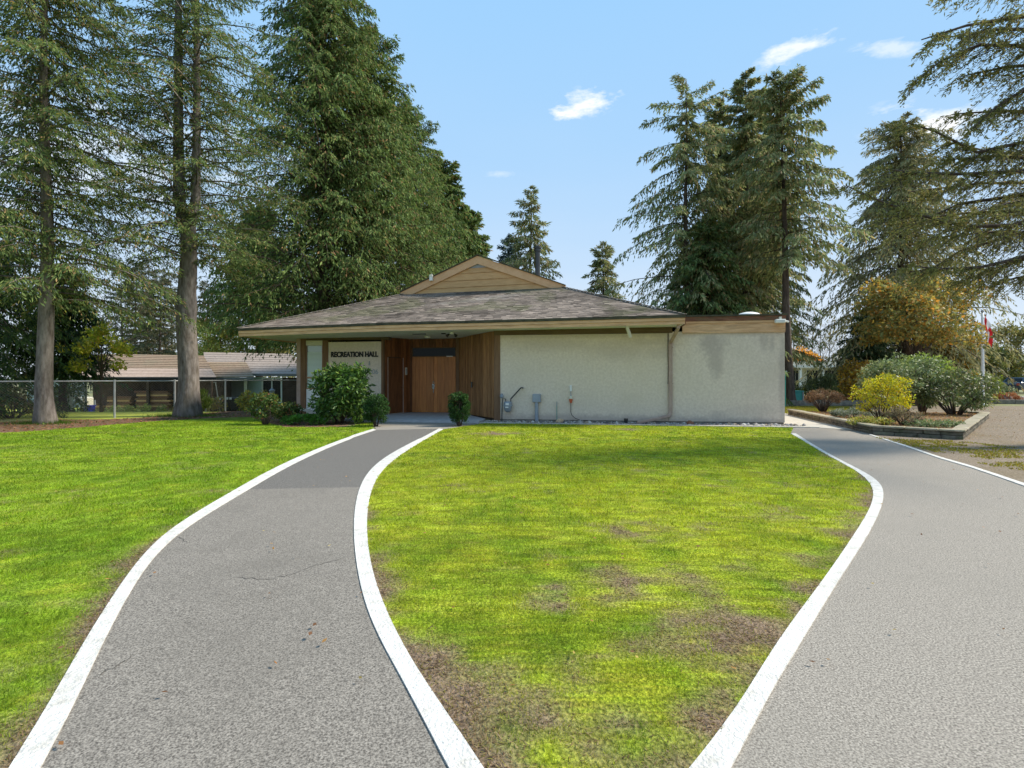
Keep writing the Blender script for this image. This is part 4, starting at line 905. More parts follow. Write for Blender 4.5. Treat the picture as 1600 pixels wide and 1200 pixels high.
def leaf_clumps(rng, cen, rad, n, leaf, cols, droop=.3, shell=.55, flat=.8, out_bias=.6, cv=None, nup=.5):
    """cen (k,3), rad (k,), n leaves spread over the clumps"""
    k = len(cen); i = rng.choice(k, n, p=rad**2/np.sum(rad**2)); d = rr_(rng, n); rr = (shell+(1-shell)*rng.random(n))[:,None]
    Pn = cen[i]+d*rad[i][:,None]*rr*np.array([1,1,flat]); D = d*out_bias+rr_(rng, n)*.8; D[:,2] -= droop; N = rr_(rng, n)*.7; N[:,2] += nup
    V = diamonds(Pn, D, N, leaf[0]*rng.uniform(.6, 1.3, n), leaf[1]*rng.uniform(.7, 1.25, n)); c = pal(rng, n, *cols)
    if cv is None: cv = rng.uniform(.75, 1.25, k)
    return V, np.repeat(c*cv[i][:,None], 4, 0)
def ell_centres(rng, k, R3, c, inner=.35, low=-1.0):
    d = rr_(rng, k*3); d = d[d[:,2] > low][:k]; r = (inner+(1-inner)*rng.random(len(d))**.5)[:,None]; return np.array(c)+d*r*np.array(R3)
def shrub(label, base, R3, hc, k, crad, n, leaf, cols, seed, cat='shrub', name='shrub', group=None, mat_='leaf', stems=6, stem_r=.015, droop=.2, shell=.4, flat=.85, inner=.35, low=-.75, barkm='barkdark', trunkz=0, boxy=0, core=False):
    rng = np.random.default_rng(seed); e = empty(name, base, label, cat, group)
    cen = ell_centres(rng, k, R3, (0,0,hc), inner, low)
    if boxy: q = (cen-np.array([0,0,hc]))/np.array(R3); m_ = np.max(np.abs(q), 1, keepdims=True); l_ = np.linalg.norm(q, axis=1, keepdims=True); cen = np.array([0,0,hc])+q*((1-boxy)+boxy*l_/(m_+1e-6))*np.array(R3)
    rad = crad*rng.uniform(.65, 1.3, len(cen)); V, C = leaf_clumps(rng, cen, rad, n, leaf, cols, droop, shell, flat)
    V[:,2] = np.maximum(V[:,2], .01)
    np_mesh('foliage', V, 4, M[mat_], e, 'stuff', C)
    m = MB(); top = hc+R3[2]*.2; order = rng.permutation(len(cen))[:stems]
    for i in order:
        c = cen[i]; b = (c[0]*.12, c[1]*.12, -.05); mid = (c[0]*.45+rng.uniform(-.05,.05), c[1]*.45, max(trunkz, c[2]*.5)); m.tube([b, mid, tuple(c)], [stem_r*1.6, stem_r, stem_r*.4], 5)
    m.build('stems', M[barkm], e, smooth=True)
    return e
# ------------------------------------------------------------------ trees left
def gbase(px, py): g_ = G(px, py); return (g_.x, g_.y, gzf(g_.x, g_.y))
b1 = gbase(71, 662)
def az_t1(az, t): return 1+.15*np.cos(az)
conifer('tall fir with pale grey trunk nearest the left edge before the fence', b1, 17.5, 3.9, 'tall firs beside the fence', 11, start=.20, nb=180, K=15, per=17, leaf=(.14,.036), rise=.10, droop=.30, hang=.75, pexp=.45, r0=.235, tw=.40, bark='bark', cols=(FIR[0]+[(.22,.20,.03)], FIR[1]+[.35]), bulge=.02)
b2 = gbase(293, 650.5)
conifer('tall fir whose trunk forks into two stems above the low house', b2, 17.5, 4.1, 'tall firs beside the fence', 12, start=.30, nb=165, K=14, per=16, leaf=(.14,.036), rise=.24, droop=.34, hang=.45, pexp=.32, r0=.37, tw=.40, bark='bark', stems=2, bulge=.01)
# low hanging dark evergreens at the far left
for i, (px, Y, H, Rb, lab) in enumerate([(-20, 21.5, 8.4, 3.0, 'dark low evergreen spreading at the left edge behind the fence'), (98, 24.0, 6.6, 2.0, 'dark drooping evergreen right of the left trunk'), (-90, 17.5, 12, 3.4, 'dark evergreen cut off by the left edge')]):
    x = (px-800)/FPX*Y
    conifer(lab, (x, Y, gzf(x, Y)), H, Rb, None, 30+i, start=.04 if i != 1 else .24, nb=110, K=10, per=12, leaf=(.20,.05), rise=.15, droop=.5, hang=.8, pexp=.6, r0=.16, tw=.45, cols=([(.055,.095,.03),(.08,.13,.04),(.035,.065,.03),(.16,.18,.04)], [5,3,5,.7]), bulge=.03, name='evergreen_tree', cat='evergreen')
# big cedars behind the hall
CD = [(505, 26.5, 24.5, 5.5, 'tallest dense cedar behind the left end of the hall roof'), (575, 28.5, 20.4, 5.2, 'dense cedar second from the left in the row behind the hall'), (640, 33.5, 18.8, 4.9, 'dense cedar in the middle of the receding row behind the hall'),
      (688, 39, 17.6, 4.6, 'dense cedar fourth in the receding row behind the gable'), (730, 45, 15.8, 4.2, 'smallest dense cedar at the right end of the row behind the gable'), (405, 48, 17.5, 5.0, 'cedar low on the left of the dense row above the low house')]
for i, (px, Y, H, Rb, lab) in enumerate(CD):
    x = (px-800)/FPX*Y
    conifer(lab, (x, Y, gzf(x, Y)), H, Rb, 'dense cedars behind the hall', 50+i, start=[.12,.10,.08,.08,.08,.30][i], nb=[480,380,280,200,160,160][i], K=10, per=13, leaf=(.205,.058) if i < 3 else (.34,.10), rise=.45, droop=.42, hang=.9, pexp=.66, lv=(.82,1.08), r0=.35, tw=.40, cols=CEDAR, bulge=.05, name='cedar_tree', cat='cedar')
# ------------------------------------------------------------------ conifers behind the roof, centre
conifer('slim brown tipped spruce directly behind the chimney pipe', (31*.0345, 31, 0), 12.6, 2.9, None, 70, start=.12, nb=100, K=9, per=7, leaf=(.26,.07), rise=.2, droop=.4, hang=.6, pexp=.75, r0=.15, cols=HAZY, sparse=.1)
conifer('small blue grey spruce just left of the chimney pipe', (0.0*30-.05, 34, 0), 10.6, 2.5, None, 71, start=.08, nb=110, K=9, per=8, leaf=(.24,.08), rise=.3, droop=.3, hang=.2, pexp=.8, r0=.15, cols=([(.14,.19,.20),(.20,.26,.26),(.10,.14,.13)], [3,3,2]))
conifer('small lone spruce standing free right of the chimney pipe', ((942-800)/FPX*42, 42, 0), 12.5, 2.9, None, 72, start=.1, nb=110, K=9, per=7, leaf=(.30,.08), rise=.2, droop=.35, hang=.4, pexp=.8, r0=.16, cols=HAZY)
# group of tall firs right of the roof
TG = [(1072, 30, 18.6, 4.3, 0.20, 'open topped fir leftmost of the tall group'), (1124, 33, 19.0, 3.5, .05, 'narrow fir second from the left in the tall group'), (1166, 31, 19.8, 3.6, .1, 'fir with bare spindly tip in the middle of the tall group'),
      (1196, 35, 20.6, 3.4, .05, 'bushy topped fir right of the spindly tipped one'), (1236, 27, 16.9, 3.3, .15, 'fir with visible trunk beside the right corner of the hall'), (1105, 27.5, 9.8, 3.2, .0, 'lower greener fir standing before the tall group')]
for i, (px, Y, H, Rb, sp_, lab) in enumerate(TG):
    x = (px-800)/FPX*Y
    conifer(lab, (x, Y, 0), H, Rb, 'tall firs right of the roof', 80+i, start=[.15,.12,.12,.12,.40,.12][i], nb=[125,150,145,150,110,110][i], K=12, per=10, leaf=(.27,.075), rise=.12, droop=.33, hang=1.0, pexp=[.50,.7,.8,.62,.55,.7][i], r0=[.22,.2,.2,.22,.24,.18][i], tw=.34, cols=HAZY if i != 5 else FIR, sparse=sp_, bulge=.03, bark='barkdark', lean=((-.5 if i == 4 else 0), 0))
# spruce behind the autumn tree
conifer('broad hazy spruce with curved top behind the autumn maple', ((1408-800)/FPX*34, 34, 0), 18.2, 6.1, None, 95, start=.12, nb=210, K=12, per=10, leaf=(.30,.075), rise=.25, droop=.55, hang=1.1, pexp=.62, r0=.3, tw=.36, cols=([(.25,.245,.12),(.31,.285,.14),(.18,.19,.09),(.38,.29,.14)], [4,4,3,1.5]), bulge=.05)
# overhanging tree at the right edge: long swept boughs
def bough_tree():
    bx, by = 12.6, 11.2; e = empty('overhanging_cedar', (bx, by, 0), 'large cedar beyond the right edge with long boughs sweeping into view', 'cedar'); rng = np.random.default_rng(9)
    B = []   # (root z, list of world points)
    def W(px, py, Y): return np.array(P(px, py, Y))
    B += [[(bx,by,4.6), W(1640,330,10.9), W(1585,352,10.7), W(1510,354,10.5), W(1427,333,10.3), W(1370,312,10.2), W(1322,290,10.1)],
          [(bx,by,3.7), W(1650,385,11), W(1600,402,10.9), W(1530,418,10.8), W(1470,420,10.7), W(1425,416,10.6)],
          [(bx,by,6.6), W(1660,205,11.2), W(1600,222,11), W(1527,238,10.8), W(1460,205,10.6), W(1406,188,10.5)],
          [(bx,by,6.0), W(1650,262,11.2), W(1590,268,11), W(1500,272,10.8), W(1430,270,10.6), W(1370,262,10.4)],
          [(bx,by,7.6), W(1660,130,11), W(1600,140,10.8), W(1560,165,10.6), W(1520,200,10.5)],
          [(bx,by,8.3), W(1660,60,11), W(1600,72,10.8), W(1530,70,10.6), W(1470,95,10.5), W(1430,128,10.4)],
          [(bx,by,8.9), W(1640,20,10), W(1580,28,9.8), W(1510,40,9.6), W(1440,62,9.5)],
          [(bx,by,3.9), W(1640,420,12), W(1600,432,12), W(1560,440,12)],
          [(bx,by,5.2), W(1620,300,12.4), W(1560,310,12.6), W(1500,318,12.8), W(1440,345,13), W(1390,372,13)],
          [(bx,by,4.4), W(1640,350,12.4), W(1570,372,12.6), W(1500,392,12.8), W(1440,430,13)],
          [(bx,by,5.6), W(1640,235,12.8), W(1560,240,13), W(1480,222,13.2)],
          [(bx,by,9.6), W(1640,-40,10), W(1560,-30,9.8), W(1480,-10,9.6)], [(bx,by,10.4), W(1700,-120,11), W(1600,-110,11), W(1520,-90,11)]]
    for (p_, q_, Ya, Yb, z_) in [((1640,250),(1470,250),11.5,11.2,5.4),((1640,285),(1420,300),12,12,5.0),((1650,330),(1400,345),12.5,12.6,4.8),((1650,365),(1450,372),11.8,11.4,4.2),((1650,395),(1500,440),12.2,12.4,4.0),((1650,180),(1490,178),11.6,11.2,6.8),((1650,100),(1500,120),11.2,10.8,7.8),((1640,45),(1470,60),11.2,10.6,8.6),((1650,310),(1530,330),10.4,10,4.9)]:
        B.append([(bx,by,z_), W(p_[0],p_[1],Ya), W((p_[0]+q_[0])/2,(p_[1]+q_[1])/2-6,(Ya+Yb)/2), W(q_[0],q_[1],Yb)])
    for k in range(10):   # the far and near sides of the tree, outside the frame
        a = rng.uniform(-1.9, 1.9); z = rng.uniform(3.2, 13.5); L = (14.5-z)*.42+1; o = np.array([math.cos(a), math.sin(a), 0]); B.append([(bx,by,z)]+[np.array([bx,by,z])+o*L*s+np.array([0,0,.15*L*s-.35*L*s*s]) for s in (.3,.6,.8,1)])
    m = MB(); V = []; C = []
    m.tube([(0,0,-.3),(0,0,.4),(.05,0,3),(0,.05,7),(0,0,11),(0,0,15)], [.5,.38,.32,.24,.12,.02], 12)
    for b in B:
        q = [np.array(p, float)-np.array([bx,by,0]) for p in b]; m.tube([tuple(p) for p in q], np.linspace(.058, .010, len(q)), 6, cap=False)
        d = np.r_[0, np.cumsum([np.linalg.norm(q[i+1]-q[i]) for i in range(len(q)-1)])]; Lt_ = d[-1]; qa = np.array(q); nt_ = int(Lt_*15)
        s = np.sort(rng.uniform(.12, 1, nt_))*Lt_; root = np.stack([np.interp(s, d, qa[:,j]) for j in range(3)], 1); eps = np.minimum(s+.1, Lt_); dr = unit(np.stack([np.interp(eps, d, qa[:,j])-np.interp(np.minimum(s, Lt_-.11), d, qa[:,j]) for j in range(3)], 1))
        sd_ = unit(np.cross(dr, np.tile([0,0,1.0], (nt_,1)))); sg = rng.choice([-1,1], nt_)[:,None]; tl = (.35+1.0*np.clip(1-s/Lt_, 0, 1))*rng.uniform(.5, 1.3, nt_)
        td = unit(dr*.75+sd_*sg*rng.uniform(.25,.9,(nt_,1))+np.array([0,0,-.12])+rng.normal(0,.16,(nt_,3)))
        per = 34; r = np.sort(rng.random((nt_, per)), 1); Pn = root[:,None,:]+td[:,None,:]*(tl[:,None]*r)[...,None]; Pn[...,2] -= .42*tl[:,None]*r*r; Pn += rng.normal(0,.020,Pn.shape)
        for i in range(nt_):
            if tl[i] > .4: a = root[i]; c = a+td[i]*tl[i]; m.tube([tuple(a), tuple((a+c)/2-np.array([0,0,.1*tl[i]])), tuple(c-np.array([0,0,.42*tl[i]]))], [.009,.006,.003], 3, cap=False)
        D = td[:,None,:]*.8+rng.normal(0,.6,Pn.shape); D[...,2] -= .25; n = nt_*per; N = rng.normal(0,1,(n,3))
        V.append(diamonds(Pn.reshape(n,3), D.reshape(n,3), N, .075*rng.uniform(.6,1.4,n), .024*rng.uniform(.7,1.3,n))); C.append(pal(rng, n, [(.22,.22,.07),(.29,.27,.09),(.15,.16,.055),(.36,.27,.10)], [4,3,4,1.3]))
    m.build('trunk', M['barkdark'], e, smooth=True); np_mesh('crown', np.concatenate(V), 4, M['needle'], e, 'stuff', np.repeat(np.concatenate(C), 4, 0))
bough_tree()
# broadleaf trees
def broad(label, base, H, R3, hc, seed, k, crad, n, leaf, cols, trunk_r=.12, group=None, name='broadleaf_tree', cat='tree', limbs=16, shell=.3, inner=.25, flat=.7, low=-.8, barkm='barkdark', forks=1):
    rng = np.random.default_rng(seed); e = empty(name, base, label, cat, group); cen = ell_centres(rng, k, R3, (0,0,hc), inner, low); rad = crad*rng.uniform(.6, 1.35, len(cen))
    V, C = leaf_clumps(rng, cen, rad, n, leaf, cols, .25, shell, flat); np_mesh('crown', V, 4, M['leaf'], e, 'stuff', C); m = MB()
    for f in range(forks):
        ox = (f-(forks-1)/2)*.25; m.tube([(ox*.5,0,-.3),(ox,.0,hc*.3),(ox*1.6,.05,hc*.7),(ox*2,0,hc+R3[2]*.5)], [trunk_r*1.4, trunk_r, trunk_r*.8, trunk_r*.25], 9)
    for i in rng.permutation(len(cen))[:limbs]:
        c = cen[i]; z0 = hc*rng.uniform(.35,.8); m.tube([(0,0,z0),(c[0]*.5,c[1]*.5,(z0+c[2])/2+.15),tuple(c)], [trunk_r*.4, trunk_r*.22, trunk_r*.06], 5, cap=False)
    m.build('trunk', M[barkm], e, smooth=True); return e
AUT = ([(.34,.27,.07),(.42,.26,.06),(.27,.26,.08),(.50,.25,.06),(.18,.20,.07)], [4,2.4,4,1.2,3])
def at(px, Y, z=0): return ((px-800)/FPX*Y, Y, z)
broad('autumn maple with orange brown leaves behind the raised garden bed', at(1432, 27), 6, (3.2,2.4,2.1), 4.4, 101, 80, .58, 11500, (.17,.12), AUT, .13, forks=3)
broad('smaller orange leaved tree right of the autumn maple', at(1488, 34), 5, (1.7,1.6,2.0), 2.5, 102, 45, .5, 7500, (.17,.12), ([(.38,.24,.03),(.26,.20,.04),(.16,.15,.05),(.46,.20,.04)], [3,3,3,1]), .09, forks=2)
conifer('round dark evergreen under the autumn maple', at(1356, 33), 5.4, 2.1, None, 103, start=.02, nb=110, K=9, per=9, leaf=(.18,.06), rise=.3, droop=.3, hang=.5, pexp=.5, r0=.1, cols=([(.055,.09,.04),(.08,.125,.05)], [1,1]), bulge=.04, name='evergreen_tree', cat='evergreen')
broad('thin leaved olive green tree at the right edge', at(1588, 53), 8, (4.4,3.0,2.4), 4.4, 104, 62, .8, 8000, (.24,.15), ([(.17,.17,.05),(.24,.21,.06),(.13,.13,.05),(.30,.20,.05)], [4,3,3,1]), .07, forks=3, shell=.2)
broad('yellow green hedge like tree behind the flagpole', at(1546, 51), 5, (4.2,1.5,1.9), 2.3, 105, 60, .7, 6500, (.25,.15), ([(.16,.18,.05),(.24,.20,.05),(.12,.13,.05)], [4,2,3]), .08, forks=2)
broad('round bright orange tree behind the white house', at(1250, 66), 5, (1.9,1.5,1.5), 3.2, 106, 34, .8, 3000, (.3,.2), ([(.65,.30,.04),(.72,.38,.06),(.5,.24,.04)], [2,2,1]), .1)
broad('pale yellow birch behind the low grey house', at(345, 47, -.9), 7, (3.4,2.5,3.6), 5.0, 107, 70, .62, 8000, (.22,.13), ([(.34,.36,.09),(.44,.42,.12),(.26,.30,.08),(.42,.30,.08)], [3,3,3,.8]), .09, shell=.2)
broad('pale yellow green birch above the roof of the low grey house', at(420, 49, -.9), 6, (3.0,2.5,2.8), 4.0, 108, 60, .6, 6000, (.22,.13), ([(.36,.34,.13),(.44,.40,.15),(.28,.28,.11)], [3,2,2]), .09, shell=.2)
broad('small yellow leaved maple leaning over the fence', at(158, 22.5, gzf(-17,22.5)), 3, (1.35,1.2,.95), 2.5, 109, 30, .30, 2300, (.13,.09), ([(.42,.42,.04),(.52,.46,.06),(.28,.32,.04),(.5,.33,.06)], [3,3,3,.8]), .05, shell=.2)
# hazy pines behind the low house on the left: bare reddish trunks with dark tufts
for i, (px, Y, H) in enumerate([(212,52,15.5),(232,56,17),(250,50,14),(268,58,16),(190,55,14),(325,60,15),(240,62,12)]):
    b = at(px, Y, -.9); labs = ['brown trunked pine','slim pine','short pine','tall slim pine','leftmost pine','pine seen right of the forked trunk','low pine'][i]
    conifer(labs+' in the thin stand behind the brown roofed shed', b, H*.88, 2.5, 'pines behind the shed', 120+i, start=.28, nb=52, K=7, per=8, leaf=(.34,.09), rise=.3, droop=.25, hang=.3, pexp=.35, r0=.15, tw=.4, cols=([(.09,.105,.06),(.13,.135,.08),(.065,.08,.045),(.17,.13,.08)], [3,3,3,1.6]), name='pine_tree', cat='pine', bulge=.02)
# thin bare trees behind the white house on the right
def bare(label, base, H, seed, group):
    rng = np.random.default_rng(seed); e = empty('bare_tree', base, label, 'bare tree', group); m = MB(); m.tube([(0,0,0),(rng.uniform(-.2,.2),0,H*.5),(rng.uniform(-.3,.3),0,H)], [.09,.06,.01], 6)
    for k in range(38):
        z = H*rng.uniform(.25,.95); a = rng.uniform(0,6.28); L = (H-z)*.35+.5; q = (L*math.cos(a)*.8, L*math.sin(a)*.8, z+L*.6); m.tube([(0,0,z),(q[0]*.5,q[1]*.5,z+L*.22),q], [.022,.015,.006], 3, cap=False)
        for j in range(4): s = rng.uniform(.3,1); p = (q[0]*s,q[1]*s,z+(q[2]-z)*s); m.tube([p,(p[0]+rng.normal(0,.35),p[1]+rng.normal(0,.35),p[2]+rng.uniform(.1,.6))], [.009,.004], 3, cap=False)
    m.build('trunk', M['barkdark'], e)
    n = 260; cen = np.stack([rng.normal(0,1.0,n), rng.normal(0,1.0,n), rng.uniform(H*.25,H,n)], 1); V = diamonds(cen, rr_(rng,n), rr_(rng,n), .16*rng.uniform(.6,1.3,n), .09*np.ones(n)); np_mesh('leaves', V, 4, M['leaf'], e, 'stuff', np.repeat(pal(rng, n, [(.28,.18,.12),(.20,.16,.10)], [1,1]), 4, 0))
BT = [(1252,74,9.5),(1268,70,10.5),(1284,78,9.6),(1296,72,8.8),(1312,76,9.4),(1240,80,9.0)]
for i, (px, Y, H) in enumerate(BT): bare('thin nearly bare tree, '+['second','third','fourth','fifth','sixth','first'][i]+' from the hall corner above the white house', at(px, Y), H, 140+i, 'bare trees behind the white house')
# distant tree line as one mass
def far_mass(label, x0, x1, Y, h, n, seed, cols):
    rng = np.random.default_rng(seed); k = 120; cen = np.stack([rng.uniform(x0,x1,k), Y+rng.uniform(-4,4,k), rng.uniform(.3,h,k)*rng.uniform(.5,1,k)], 1); V, C = leaf_clumps(rng, cen, np.full(k, 1.7)*rng.uniform(.6,1.4,k), n, (.7,.35), cols, .2, .2, .8)
    o = np_mesh('distant_trees', V, 4, M['leaf'], None, 'stuff', C); tag(o, label, 'trees')
far_mass('far hazy belt of trees low on the left horizon', -70, -12, 85, 7, 9000, 150, ([(.16,.18,.10),(.22,.22,.13),(.12,.14,.08)], [1,1,1]))
far_mass('far belt of mixed autumn trees low on the right horizon', 30, 120, 88, 5, 11000, 151, ([(.20,.20,.10),(.28,.23,.11),(.14,.16,.09)], [1,1,1]))
far_mass('far belt of trees behind the roof line in the middle of the horizon', -14, 32, 110, 5, 6000, 152, ([(.18,.20,.12),(.22,.22,.14)], [1,1]))

# ------------------------------------------------------------------ shrubs by the hall
LAUREL = ([(.06,.13,.022),(.10,.19,.035),(.04,.085,.02),(.17,.23,.045)], [4,4,3,1.6])
def porch_pt(px, py): g_ = G(px, py); return (g_.x, g_.y, 0)
shrub('tall glossy leaved laurel bush in front of the lettered wall', (*G(533, 662)[:2], 0), (.74,.58,.82), .92, 130, .21, 6200, (.155,.06), LAUREL, 201, name='laurel_bush', cat='bush', mat_='gloss', stems=9, droop=.35, inner=.5, boxy=.55)
BOX = ([(.035,.085,.02),(.06,.13,.028),(.025,.055,.016)], [4,3,3])
bx_c = (*G(588, 666.5)[:2], 0); shrub('round clipped boxwood left of the porch slab at the foot of the laurel', bx_c, (.30,.28,.42), .47, 90, .10, 8000, (.05,.024), BOX, 202, name='boxwood', cat='bush', group='clipped boxwoods flanking the path', stems=8, inner=.55, droop=-.3, boxy=.3)
shrub('narrow clipped boxwood right of the path in front of the cedar boards', (*G(718, 666)[:2], 0), (.27,.25,.44), .49, 90, .09, 8000, (.05,.024), BOX, 203, name='boxwood', cat='bush', group='clipped boxwoods flanking the path', stems=8, inner=.55, droop=-.4, boxy=.35)
ROSE = ([(.07,.12,.03),(.11,.16,.04),(.045,.075,.02),(.28,.10,.05),(.24,.22,.05)], [4,3,3,.8,1])
shrub('loose rose bush with reddish leaves on the lawn edge left of the hall', (*G(414, 664)[:2], 0), (.50,.42,.42), .52, 34, .13, 1500, (.085,.05), ROSE, 204, name='rose_bush', cat='bush', stems=14, inner=.3, stem_r=.01)
shrub('low leafy rose bush close to the left corner post of the hall', (*G(448, 660)[:2], 0), (.42,.35,.30), .36, 26, .12, 1100, (.085,.05), ROSE, 205, name='rose_bush', cat='bush', stems=10, inner=.3, stem_r=.01)
shrub('low bright green tuft of ground cover below the laurel bush', (*G(478, 664)[:2], 0), (.75,.3,.12), .12, 40, .10, 2200, (.08,.03), ([(.06,.17,.02),(.09,.22,.03)], [1,1]), 206, name='ground_cover', cat='plant', stems=3, low=-.3, droop=-.4)
shrub('yellow green perennial clump beyond the fence near the pale blue wall', at(402, 24.5, gzf(-11.4,24.5)), (.95,.5,.42), .42, 40, .18, 2400, (.12,.07), ([(.44,.44,.06),(.22,.27,.06),(.54,.46,.07),(.42,.24,.08)], [3,3,2,1]), 207, name='perennial_clump', cat='plant')
shrub('yellow shrub left of the two black bins beyond the fence', at(334, 23.5, gzf(-12.9,23.5)), (.5,.35,.36), .35, 26, .14, 1100, (.1,.05), ([(.36,.30,.05),(.18,.20,.05),(.34,.20,.10)], [3,3,1]), 208, name='garden_shrub', cat='shrub')
shrub('upright dark green broom shrub against the forked fir trunk', at(313, 21.2, gzf(-12.1,21.2)), (.32,.3,.42), .42, 34, .12, 2200, (.14,.02), ([(.06,.10,.02),(.12,.17,.03)], [1,1]), 209, name='broom_shrub', cat='shrub', droop=-1.2)
shrub('sprawling dry brushy shrub at the foot of the fence by the left edge', at(20, 18.6), (1.5,.8,.5), .4, 50, .28, 2600, (.12,.03), ([(.14,.12,.04),(.20,.14,.07),(.09,.10,.03)], [3,2,2]), 210, name='brush_shrub', cat='shrub', stems=26, stem_r=.012)
shrub('dark low shrub beyond the fence right of the left fir trunk', at(105, 27.5, gzf(-22,27.5)), (1.1,.7,.8), .8, 40, .3, 2200, (.14,.07), ([(.06,.09,.02),(.12,.14,.03)], [1,1]), 211, name='garden_shrub', cat='shrub')
shrub('low weedy plants under the shed overhang beyond the fence', at(215, 33.5, gzf(-23,33.5)), (2.9,.4,.28), .25, 50, .18, 1800, (.14,.05), ([(.10,.15,.04),(.16,.19,.05)], [1,1]), 212, name='weed_patch', cat='plants')
# grass skirts at tree feet and path
def tufts(label, c, rx, ry, n, seed, cols=([(.07,.14,.02),(.12,.19,.03)], [1,1]), L=.13):
    rng = np.random.default_rng(seed); x = c[0]+rng.normal(0, rx, n); y = c[1]+rng.normal(0, ry, n); b = np.stack([x, y, np.full(n, c[2])], 1); d = rng.normal(0,.4,(n,3)); d[:,2] = 1
    V = np.stack([b+np.array([-.006,0,0]), b+np.array([.006,0,0]), b+unit(d)*L*rng.uniform(.4,1.2,(n,1))], 1).reshape(-1,3); tag(np_mesh('grass_tuft', V, 3, M['grass'], None, 'stuff', pal(rng, n, *cols)), label, 'grass')
tufts('dark grass ring round the foot of the left fir', b1, .42, .25, 1500, 1); tufts('grass at the foot of the forked fir', b2, .55, .25, 1500, 2)
# ------------------------------------------------------------------ raised garden bed with stone wall
BP = [Vector((10.35,20.4)), Vector((8.85,13.35)), Vector((10.12,12.2)), Vector((16.3,18.6)), Vector((15.9,19.6))]
bed = empty('raised_bed_wall', (BP[1].x, BP[1].y, 0), 'low mossy stone wall with flat cap slabs round the garden bed', 'garden wall'); rr = random.Random(4)
o2 = Vector((BP[1].x, BP[1].y))
base_mesh = {}
def block(a, b, z0, z1, w, m_, name, inset=0.0, off=0.0):
    d = (b-a); L = d.length; d = d/L; n = Vector((-d.y, d.x)); m = MB(); j = lambda s: rr.uniform(-s, s)
    a2 = a-o2+n*(off); b2 = b-o2+n*(off); q = [a2+d*.004, b2-d*.004, b2-d*.004+n*w, a2+d*.004+n*w]; q = [p+Vector((j(.006), j(.008))) for p in q]
    m.hexa([(p.x,p.y,z0+j(.003)) for p in q]+[(p.x,p.y,z1+j(.005)) for p in q]); return m.build(name, m_, bed, bevel=.010)
for i in range(4):
    a, b = BP[i], BP[i+1]; L = (b-a).length; d = (b-a)/L
    # wall faces outward on the right-hand side of the walk a->b; normal n points to the bed
    for row, (z0, z1) in enumerate(((0,.085),(.09,.175))):
        s = 0; first = True
        while s < L-.02:
            l = rr.uniform(.30,.48)*(0.6 if first and row else 1); first = False; e_ = min(s+l, L)
            if L-e_ < .12: e_ = L
            block(a+d*s, a+d*e_, z0, z1-.002, .20, M['stone'], 'stone'); s = e_
    s = 0
    while s < L-.02:
        e_ = min(s+rr.uniform(.55,.75), L)
        if L-e_ < .2: e_ = L
        block(a+d*s, a+d*e_, .178, .225, .27, M['cap'], 'cap_slab', off=-.035); s = e_
ins = [Vector((10.4,20.3)), Vector((9.0,13.42)), Vector((10.14,12.42)), Vector((16.0,18.6)), Vector((15.7,19.4))]
poly('bed_soil', [(p.x, p.y) for p in ins], .15, M['bedsoil'])
def leaves_scatter(label, fn, n, size, cols, seed, z=.0, name='fallen_leaves'):
    rng = np.random.default_rng(seed); xy = fn(rng, n); n = len(xy); b = np.concatenate([xy, np.full((n,1), z)+rng.random((n,1))*.012], 1); D = rng.normal(0,1,(n,3)); D[:,2] *= .15; N = rng.normal(0,.25,(n,3)); N[:,2] += 1
    tag(np_mesh(name, diamonds(b, D, N, size*rng.uniform(.6,1.4,n), size*.65*rng.uniform(.6,1.2,n)), 4, M['leaf'], None, 'stuff', np.repeat(pal(rng, n, *cols), 4, 0)), label, 'leaves')
DEAD = ([(.30,.14,.05),(.40,.22,.07),(.20,.10,.05),(.46,.34,.10)], [3,3,3,1.5])
def in_bed(rng, n):
    x = rng.uniform(8.9,16,n*4); y = rng.uniform(12.4,20,n*4); k = in_poly(x, y, [(p.x,p.y) for p in ins]); return np.stack([x[k],y[k]],1)[:n]
leaves_scatter('brown fallen leaves covering the raised garden bed', in_bed, 5000, .07, DEAD, 60, .155)
def mulchf(rng, n):
    pg = [(p[0],p[1]) for p in mul]; x = rng.uniform(-24,-5,n*4); y = rng.uniform(14,22,n*4); k = in_poly(x, y, pg); return np.stack([x[k],y[k]],1)[:n]
leaves_scatter('fallen leaves and bark on the strip along the chain link fence', mulchf, 7000, .075, ([(.28,.12,.06),(.36,.2,.1),(.14,.08,.04),(.10,.14,.03)], [3,2,3,2]), 61, .01)
def lawnf(rng, n):
    x = rng.uniform(-9,9,n); y = rng.uniform(2,14,n); k = np.abs(x) < y; return np.stack([x[k],y[k]],1)
leaves_scatter('few scattered brown leaves on paths and lawns', lawnf, 520, .032, DEAD, 62, .03)
def gravf(rng, n):
    x = rng.uniform(9,24,n*2); y = rng.uniform(9,24,n*2); k = in_poly(x, y, [(p[0],p[1]) for p in grav]) & ~in_poly(x, y, [(p.x,p.y) for p in BP]); return np.stack([x[k],y[k]],1)[:n]
leaves_scatter('fallen leaves scattered on the gravel lot', gravf, 4500, .05, ([(.30,.17,.08),(.38,.26,.12),(.22,.16,.10),(.20,.20,.07)], [3,3,3,1.5]), 63, .012)
rngv = np.random.default_rng(70)
